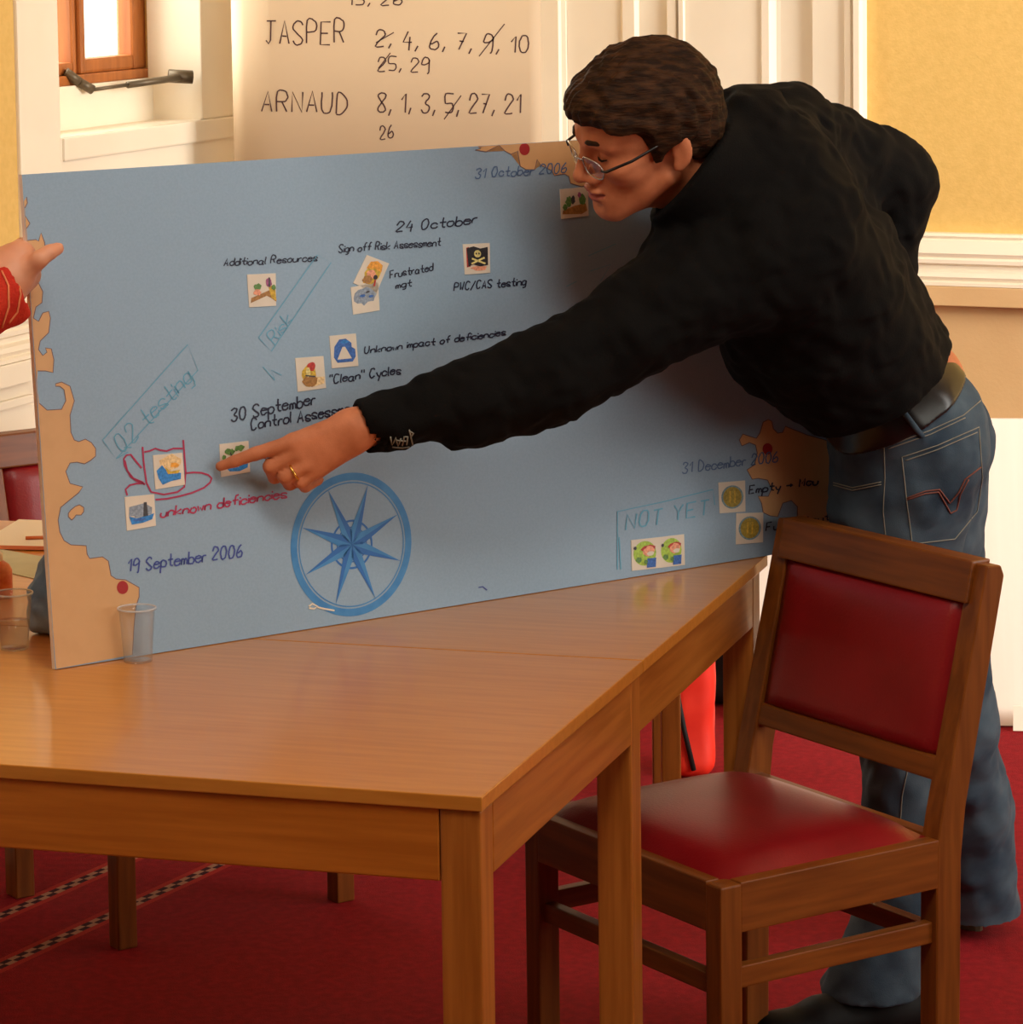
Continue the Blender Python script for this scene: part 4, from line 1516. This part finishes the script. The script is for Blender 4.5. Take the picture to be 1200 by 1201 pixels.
jeans_n = G(*legs, ('n', jf, .006), ('n', jf2, .0025), ('i', HS(WTOP, waist_n), .003),
            ('s', G(('u', RB((ANL[0], ANL[1], -.1), (.17, .13, .1 + .072), .001), 0)), .004),
            ('s', G(('u', RB((ANR[0], ANR[1], -.1), (.2, .16, .1 + .018), .001), 0)), .004))
skin_waist = G(('u', RC(WAI + np.array([.030, 0, .03]), WAI + np.array([.030, 0, -.08]), .078, .09), 0))

# left hand: the index finger points, the others fold under
def W_(x, y, Y):
    return WY(x, y, Y)


HB = 4.372
mm = .001
palm = [('u', RC(WRL - cuff_n * .05, WY(412, 503, 4.380), .0265, .0265), 0),
        ('u', RC(WY(412, 499, 4.380), WY(345, 519, 4.370), .020, .0135), .012), ('u', RC(WY(414, 508, 4.380), WY(352, 534, 4.370), .021, .0130), .012),
        ('u', RC(WY(414, 514, 4.380), WY(362, 546, 4.372), .019, .0125), .012), ('u', RC(WY(414, 517, 4.382), WY(374, 551, 4.376), .017, .0115), .012)]
fing = G(('u', RC(WY(343, 519, 4.368), WY(300, 532, 4.362), .0108, .0092), 0), ('u', RC(WY(300, 532, 4.362), WY(275, 541, 4.360), .0092, .0082), .003), ('u', RC(WY(275, 541, 4.360), WY(258, 547, 4.362), .0080, .0066), .003))
fing2 = G(('u', RC(WY(350, 531, 4.368), WY(317, 547, 4.366), .0110, .0100), 0), ('u', RC(WY(317, 547, 4.366), WY(322, 560, 4.386), .0098, .0088), .003), ('u', RC(WY(322, 560, 4.386), WY(345, 553, 4.398), .0085, .0075), .003))
fing3 = G(('u', RC(WY(360, 544, 4.368), WY(334, 559, 4.366), .0108, .0098), 0), ('u', RC(WY(334, 559, 4.366), WY(340, 568, 4.388), .0096, .0086), .003), ('u', RC(WY(340, 568, 4.388), WY(360, 560, 4.400), .0083, .0074), .003))
fing4 = G(('u', RC(WY(374, 551, 4.374), WY(353, 565, 4.372), .0098, .0088), 0), ('u', RC(WY(353, 565, 4.372), WY(358, 571, 4.390), .0086, .0078), .003), ('u', RC(WY(358, 571, 4.390), WY(374, 563, 4.400), .0075, .0068), .003))
thumb = G(('u', RC(WY(402, 498, 4.396), WY(368, 512, 4.408), .0135, .0115), 0), ('u', RC(WY(368, 512, 4.408), WY(342, 528, 4.408), .011, .0098), .004), ('u', RC(WY(342, 528, 4.408), WY(326, 540, 4.404), .0096, .008), .003))
hand_l = G(*palm, ('u', thumb, .008), ('u', fing, .006), ('u', fing2, .0035), ('u', fing3, .003), ('u', fing4, .003))
# right hand resting flat at the small of the back
hd_ = unit(WRR - ELR)
ra_, rb_ = WRR + hd_ * .03, WRR + hd_ * .10 + np.array([-.02, .01, 0])
hand_r = [('u', RC(WRR, ra_, .027, .028), .01), ('u', RC(ra_, rb_, .03, .026), .015)]
sd_ = unit(np.cross(hd_, [0, 1, 0]))
for k, L in ((-1.5, .07), (-.5, .08), (.5, .075), (1.5, .06)):
    a = rb_ + sd_ * k * .017
    hand_r.append(('u', RC(a, a + hd_ * L + np.array([-.015, 0, 0]), .0095, .0075), .004))
hand_r.append(('u', RC(ra_ - sd_ * .02, ra_ - sd_ * .055 + hd_ * .045, .012, .009), .006))

HEM_N = -hem_n
under = G(('u', G(*torso_items, *arm_l[:2], *arm_r), 0), ('o', None, .022), ('i', HS(HEM + hem_n * .012, HEM_N), .004))
legs_u = G(('u', G(*legs), 0), ('o', None, .020), ('i', HS((0, 0, .13), (0, 0, -1)), 0), ('i', HS(WTOP - waist_n * .02, waist_n), 0))
body_n = G(('u', head, 0), ('u', RC(NECK0, NECK1, .056, .060), .018), ('u', RC(H(20, -80, 0), NECK1 + hf * .02, .030, .04), .02), ('u', under, .03), ('u', legs_u, .02), ('i', HS(WRL + cuff_n * 1, cuff_n), 0),
           ('u', skin_waist, .01), ('u', RC(ELL, WRL, .04, .027), .01), ('u', hand_l, .006), ('u', G(*hand_r), .01))


def skin_mat(Cn):
    q = hlocal(Cn)
    idx = np.zeros(len(Cn), int)
    lips = (q[:, 0] > 82) & (((q[:, 1] + 67.5) / (10.5 - .3 * np.abs(q[:, 2]))) ** 2 < 1) & (np.abs(q[:, 2]) < 22)
    idx[lips] = 1
    return idx


lo_, hi_ = WY(240, 700, 4.3), WY(1210, 20, 5.4)
man = solid('person', body_n, (-.50, 4.10, .02), (.95, 5.45, 1.80), .0033, [M['skin'], M['lip']], None, skin_mat)
tag(man, 'person in black shirt and jeans bending forward, pointing at the blue board', 'person')
shirt = solid('shirt', shirt_n, (-.35, 4.2, .70), (.85, 5.3, 1.75), .005, M['shirt'], man)
jeans = solid('jeans', jeans_n, (.2, 4.4, .03), (1.0, 5.55, 1.35), .005, M['denim'], man)

# hair: shell over the skull, cut along the hairline
HLX = np.array([-140, -95, -60, -36, -30, -20, -2, 3, 8, 22, 26, 34, 60, 84, 96, 140])
HLY = np.array([-66, -70, -70, -60, -22, -6, -4, -6, -24, -22, 6, 22, 38, 44, 50, 58])
hw1, hw2 = wavy(41, .030), wavy(42, .012)


def hair_cut(P):
    q = hlocal(P)
    return (np.interp(q[:, 0] + 3 * np.sin(q[:, 2] * .25), HLX, HLY) + 5 * np.sin(q[:, 2] * .21 + q[:, 0] * .12) - q[:, 1]) * .001 * .75


def strands(P):
    q = hlocal(P)
    a = q[:, 0] * .10 + q[:, 1] * .05
    return np.sin(q[:, 2] * .30 + 2.0 * np.sin(a)) * .4 + np.sin(q[:, 0] * .16 + q[:, 2] * .42 + 1.5 * np.sin(q[:, 1] * .05)) * .6


hair_n = G(('u', hell(-5, 34, 0, 108, 94, 88), 0), ('u', hell(66, 52, 5, 40, 36, 62), .03), ('u', hell(-60, -10, 0, 48, 58, 70), .03), ('u', hrc((14, 10, 74), (15, -20, 73), 6, 4), .006), ('u', hrc((14, 10, -74), (15, -20, -73), 6, 4), .006),
           ('n', hw1, .004), ('n', strands, .0022), ('i', FN(hair_cut), .006))
solid('hair', hair_n, HO - .17, HO + .19, .0028, M['hair'], man)
# eyebrows
for sg in (1, -1):
    tube('eyebrow', [H(98, 16, sg * 11), H(97.5, 19, sg * 22), H(91, 20, sg * 36), H(80, 17, sg * 50)], [.0025, .0042, .0038, .0018], M['hair'], man)

    tube('eyelashes', [H(86.5, -8, sg * 20), H(88.5, -9, sg * 27), H(88, -9, sg * 34), H(83.5, -6, sg * 43)], [.0008, .0016, .0016, .0008], M['hair'], man)

# glasses
gl = bpy.data.meshes.new('x')
bm = bmesh.new()


def lens_pts(sg, n=28):
    P = []
    for i in range(n):
        a = 2 * math.pi * i / n
        s = 33 + 23 * math.copysign(abs(math.cos(a)) ** .7, math.cos(a))
        u = -15 + 15 * math.copysign(abs(math.sin(a)) ** .8, math.sin(a))
        P.append(H(107 - .004 * (s - 10) ** 2 + .10 * u, u, sg * s))
    return P


for sg in (1, -1):
    tube_bm(bm, lens_pts(sg), .0011, 6, True)
tube_bm(bm, [H(106, -10, 10), H(110, -7, 4), H(110, -7, -4), H(106, -10, -10)], .0012, 6)
glasses = bmobj('glasses', bm, M['chrome'], man, True)
glasses['label'] = 'thin framed glasses with dark temples'
for sg in (1, -1):
    tube('temple', [H(99, -12, sg * 56), H(97, -11, sg * 66), H(60, -4, sg * 76), H(10, 8, sg * 80), H(-14, 12, sg * 82), H(-26, -2, sg * 80)], .0021, M['belt'], glasses, 6)
    bm = bmesh.new()
    P = lens_pts(sg)
    c = sum(P) / len(P)
    f1 = [bm.verts.new(p) for p in P]
    f2 = [bm.verts.new(p - hf * .0015) for p in P]
    bm.faces.new(f1)
    bm.faces.new(f2[::-1])
    for i in range(len(P)):
        bm.faces.new((f1[i], f1[(i + 1) % len(P)], f2[(i + 1) % len(P)], f2[i]))
    bmesh.ops.recalc_face_normals(bm, faces=bm.faces)
    bmobj('lens', bm, M['glass'], glasses)

# wedding ring on the folded ring finger
bm = bmesh.new()
rc_, rax = WY(345, 553.5, 4.3665), unit(WY(334, 559, 4.366) - WY(360, 544, 4.368))
x_ = unit(np.cross(rax, [0, 0, 1]))
y_ = np.cross(rax, x_)
tube_bm(bm, [rc_ + (x_ * math.cos(t) + y_ * math.sin(t)) * .0112 for t in [2 * math.pi * i / 28 for i in range(28)]], .0019, 8, True)
o = bmobj('ring', bm, M['gold'], man, True)
o['label'] = 'gold ring'

# belt: a band hugging the jeans just below the waist edge
bw = .056
belt_n = G(*legs, ('n', jf, .006), ('o', None, -.0045), ('i', HS(WTOP + waist_n * .001, waist_n), .004), ('i', HS(WTOP - waist_n * bw, -waist_n), .004))
belt = solid('belt', belt_n, (.3, 4.5, .8), (.85, 5.25, 1.35), .003, M['belt'], man)
belt['label'] = 'black leather belt'


def bvh(o):
    me = o.data
    n = len(me.vertices)
    co = np.empty(n * 3)
    me.vertices.foreach_get('co', co)
    return BVHTree.FromPolygons([tuple(v) for v in co.reshape(-1, 3)], [tuple(p.vertices) for p in me.polygons])


TJ, TB, TS = bvh(jeans), bvh(belt), bvh(shirt)


def drape(trees, pts, off):
    out = []
    for i in range(len(pts) - 1):
        (x0, y0), (x1, y1) = pts[i], pts[i + 1]
        k = max(2, int(math.hypot(x1 - x0, y1 - y0) / 4))
        for j in range(k + (i == len(pts) - 2)):
            x, y = x0 + (x1 - x0) * j / k, y0 + (y1 - y0) * j / k
            d = Vector(ray(x, y)).normalized()
            best = None
            for t in trees:
                h = t.ray_cast(Vector(CP), d)
                if h[0] is not None and (best is None or h[3] < best[3]):
                    best = h
            if best:
                out.append(best[0] + best[1] * off)
    return out


def seam(name, lines, r, m, trees, parent, off=.0006):
    bm = bmesh.new()
    for l in lines:
        P = drape(trees, l, off)
        if len(P) > 1:
            tube_bm(bm, P, r, 5)
    return bmobj(name, bm, m, parent, True)


seam('stitching', [[(1037, 520), (1038, 560), (1036, 600), (1040, 640), (1042, 700)], [(1041, 523), (1090, 505), (1130, 487), (1150, 470)], [(1042, 526), (1092, 509), (1132, 490)]], .0009, M['stitch'], [TJ], jeans)
seam('pocket', [[(1058, 536), (1100, 522), (1148, 501), (1152, 560), (1146, 600), (1120, 632), (1070, 638), (1064, 590), (1058, 536)], [(1062, 540), (1100, 527), (1146, 507)]], .0009, M['stitch'], [TJ], jeans)
seam('pocket_embroidery', [[(1064, 584), (1085, 576), (1102, 574), (1114, 590), (1124, 578), (1132, 562), (1150, 548)], [(1064, 586), (1085, 579), (1101, 577), (1115, 602), (1122, 598), (1126, 580), (1136, 562)]], .0013, M['orange_stitch'], [TJ], jeans)
seam('pocket', [[(978, 566), (1000, 572), (1034, 565)], [(978, 569), (1000, 575), (1034, 568)]], .0009, M['stitch'], [TJ], jeans)
seam('stitching', [[(1064, 905), (1058, 935), (1056, 965)]], .0009, M['stitch'], [TJ], jeans)
seam('stitching', [[(1136, 1086), (1165, 1089), (1196, 1083)]], .0012, M['stitch'], [TJ], jeans)
for pts in ([(1056, 478), (1068, 494), (1082, 512)], [(1113, 411), (1126, 426), (1141, 444)], [(966, 512), (968, 530), (974, 545)]):
    P = drape([TJ, TB], pts, .002)
    if len(P) > 1:
        bm = bmesh.new()
        tube_bm(bm, P, .0045, 6)
        bmobj('belt_loop', bm, M['denim'], jeans, True)
# pale embroidered mark on the cuff
EMB = [[(458, 512), (460, 522), (464, 513), (467, 523), (470, 514)], [(472, 522), (474, 512), (478, 512), (477, 521)], [(480, 504), (482, 514), (484, 522)], [(481, 506), (485, 508), (482, 512)], [(460, 524), (472, 525), (484, 523)], [(465, 516), (476, 517)]]
seam('cuff_emblem', EMB, .0011, M['stitch'], [TS], shirt)


def shoe(name, ank, fwd, lab):
    fwd = unit(fwd)
    sd = np.array([-fwd[1], fwd[0], 0])
    ax = np.stack([fwd, sd, [0, 0, 1]])
    b = np.array([ank[0], ank[1], 0])
    n_ = G(('u', RC(b + fwd * -.05 + np.array([0, 0, .045]), b + fwd * .10 + np.array([0, 0, .040]), .042, .042), 0), ('u', EL(b + fwd * .155 + np.array([0, 0, .032]), (.06, .046, .034), ax), .02), ('u', RC(b + np.array([0, 0, .05]), b + np.array([0, 0, .12]), .042, .040), .02), ('s', HS((0, 0, .012), (0, 0, 1)), .002))
    o = solid(name, n_, b - .3, b + .32, .005, M['shoe'], man)
    bm = bmesh.new()
    N = 30
    pr = []
    for i in range(N):
        t = 2 * math.pi * i / N
        x = .055 + .155 * math.cos(t)
        w = .040 + .006 * math.cos(t)
        pr.append(b + fwd * x + sd * w * math.sin(t))
    v0 = [bm.verts.new(p + np.array([0, 0, .001])) for p in pr]
    v1 = [bm.verts.new(p + np.array([0, 0, .014])) for p in pr]
    bm.faces.new(v0[::-1])
    bm.faces.new(v1)
    for i in range(N):
        bm.faces.new((v0[i], v0[(i + 1) % N], v1[(i + 1) % N], v1[i]))
    bmobj('sole', bm, M['sole'], o)
    return o


shoe('shoe', ANL + np.array([.02, -.01, 0]), np.array([-.93, -.30, 0]), '')
shoe('shoe', ANR + np.array([-.055, .04, 0]), np.array([-.45, .89, 0]), '')

# ------------------------------------------------------------------ second person: only the arm steadying the board shows
YB = 4.215
gp = [('u', RC(WY(-14, 352, 4.17), WY(12, 322, 4.19), .031, .028), 0), ('u', RC(WY(12, 322, 4.19), WY(24, 300, 4.195), .031, .020), .015), ('u', RC(WY(10, 312, 4.21), WY(32, 322, 4.215), .026, .018), .015)]
th2 = G(('u', RC(WY(28, 322, 4.180), WY(46, 304, 4.172), .0135, .0115), 0), ('u', RC(WY(46, 304, 4.172), WY(58, 296, 4.180), .0112, .0100), .004), ('u', RC(WY(58, 296, 4.180), WY(68, 291.5, 4.190), .0098, .0082), .003))
kn = [G(('u', RC(WY(14 + 3 * k, 296 + 14 * k, 4.21 + .004 * k), WY(26 + 2 * k, 287 + 15 * k, 4.275), .0115, .0098), 0), ('u', RC(WY(26 + 2 * k, 287 + 15 * k, 4.275), WY(54 + 2 * k, 290 + 15 * k, 4.302), .0092, .0080), .003)) for k in range(4)]
hnd = G(*gp, ('u', th2, .008), *[('u', k_, .004) for k_ in kn])
sleeve_a, sleeve_b = WY(10, 343, 4.18), WY(-150, 430, 4.12)
sh2 = sleeve_b + np.array([-.10, -.02, .24])
arm2 = [('u', RC(WY(0, 345, 4.18), sleeve_b, .028, .036), .01), ('u', RC(sleeve_b, sh2, .038, .05), .02)]
# the rest of the figure stands outside the frame
hp2 = sh2 + np.array([-.34, -.02, -.50])
tors2 = G(('u', RC(sh2 + np.array([-.17, 0, -.08]), hp2, .12, .125), 0), ('u', RC(sh2, sh2 + np.array([-.34, .02, 0]), .055, .055), .06))
sl_ax = unit(sleeve_a - sleeve_b)
slv = G(('u', RC(sleeve_a, sleeve_b, .040, .050), 0), ('u', RC(sleeve_b, sh2, .052, .066), .02), ('u', tors2, .05), ('n', wavy(61, .04), .004),
        ('i', HS(WY(22, 338, 4.18), sl_ax + np.array([.1, 0, .05])), .006), ('s', RC(sleeve_a - sl_ax * .02, sleeve_a + sl_ax * .2, .030, .034), .004))
hd2 = sh2 + np.array([-.15, .0, .27])
leg2 = []
for k in (-1, 1):
    a_ = hp2 + np.array([k * .075, 0, -.05])
    leg2 += [('u', RC(a_, (a_[0], a_[1] + .02, .48), .095, .065), .02), ('u', RC((a_[0], a_[1] + .02, .48), (a_[0], a_[1], .09), .062, .045), .02), ('u', RC((a_[0], a_[1], .045), (a_[0] + .02, a_[1] + .14, .045), .045, .040), .02)]
body2 = G(*gp, ('u', th2, .008), *[('u', k_, .004) for k_ in kn], *arm2, ('u', G(('u', tors2, 0), ('o', None, .02)), .02), ('u', RC(sh2 + np.array([-.16, 0, 0]), hd2, .055, .055), .03), ('u', EL(hd2 + np.array([.02, 0, .06]), (.095, .078, .115)), .03), ('u', EL(hd2 + np.array([.05, 0, .0]), (.055, .055, .07)), .02), ('u', EL(hd2 + np.array([.12, 0, .03]), (.016, .012, .02)), .01), *leg2)
lo2 = np.minimum(hp2, sh2) + np.array([-.45, -.4, 0])
lo2[2] = -.01
p2 = solid('person', body2, lo2, (-.50, 4.55, 1.85), .0042, M['skin_pale'])
tag(p2, 'person at the left edge steadying the board, red sleeved arm only in view', 'person')
s2 = solid('jumper', slv, lo2, (-.50, 4.5, 1.6), .005, M['red_sleeve'], p2)
s2['label'] = 'red knitted jumper'
tr2 = G(*leg2[:2], *leg2[3:5], ('u', RC(hp2 + np.array([-.05, 0, 0]), hp2 + np.array([.05, 0, 0]), .12, .12), .04), ('o', None, -.012), ('i', HS((0, 0, .07), (0, 0, -1)), 0), ('i', HS(hp2 + np.array([0, 0, .05]), (0, 0, 1)), 0))
solid('trousers', tr2, lo2, (-.50, 4.6, 1.3), .008, M['black_bag'], p2)
hr2 = G(('u', EL(hd2 + np.array([.01, 0, .075]), (.105, .088, .11)), 0), ('s', EL(hd2 + np.array([.12, 0, .01]), (.08, .1, .09)), .01), ('i', HS(hd2 + np.array([0, 0, .0]), (0, 0, -1)), .01))
solid('hair', hr2, hd2 - .2, hd2 + .25, .006, M['hair'], p2)
T2 = bvh(s2)
seam('trim_stripe', [[(9, 308), (20, 322), (24, 345), (20, 366), (10, 379)], [(2, 318), (10, 335), (10, 360), (2, 384)]], .0014, M['sleeve_stripe'], [T2], s2)
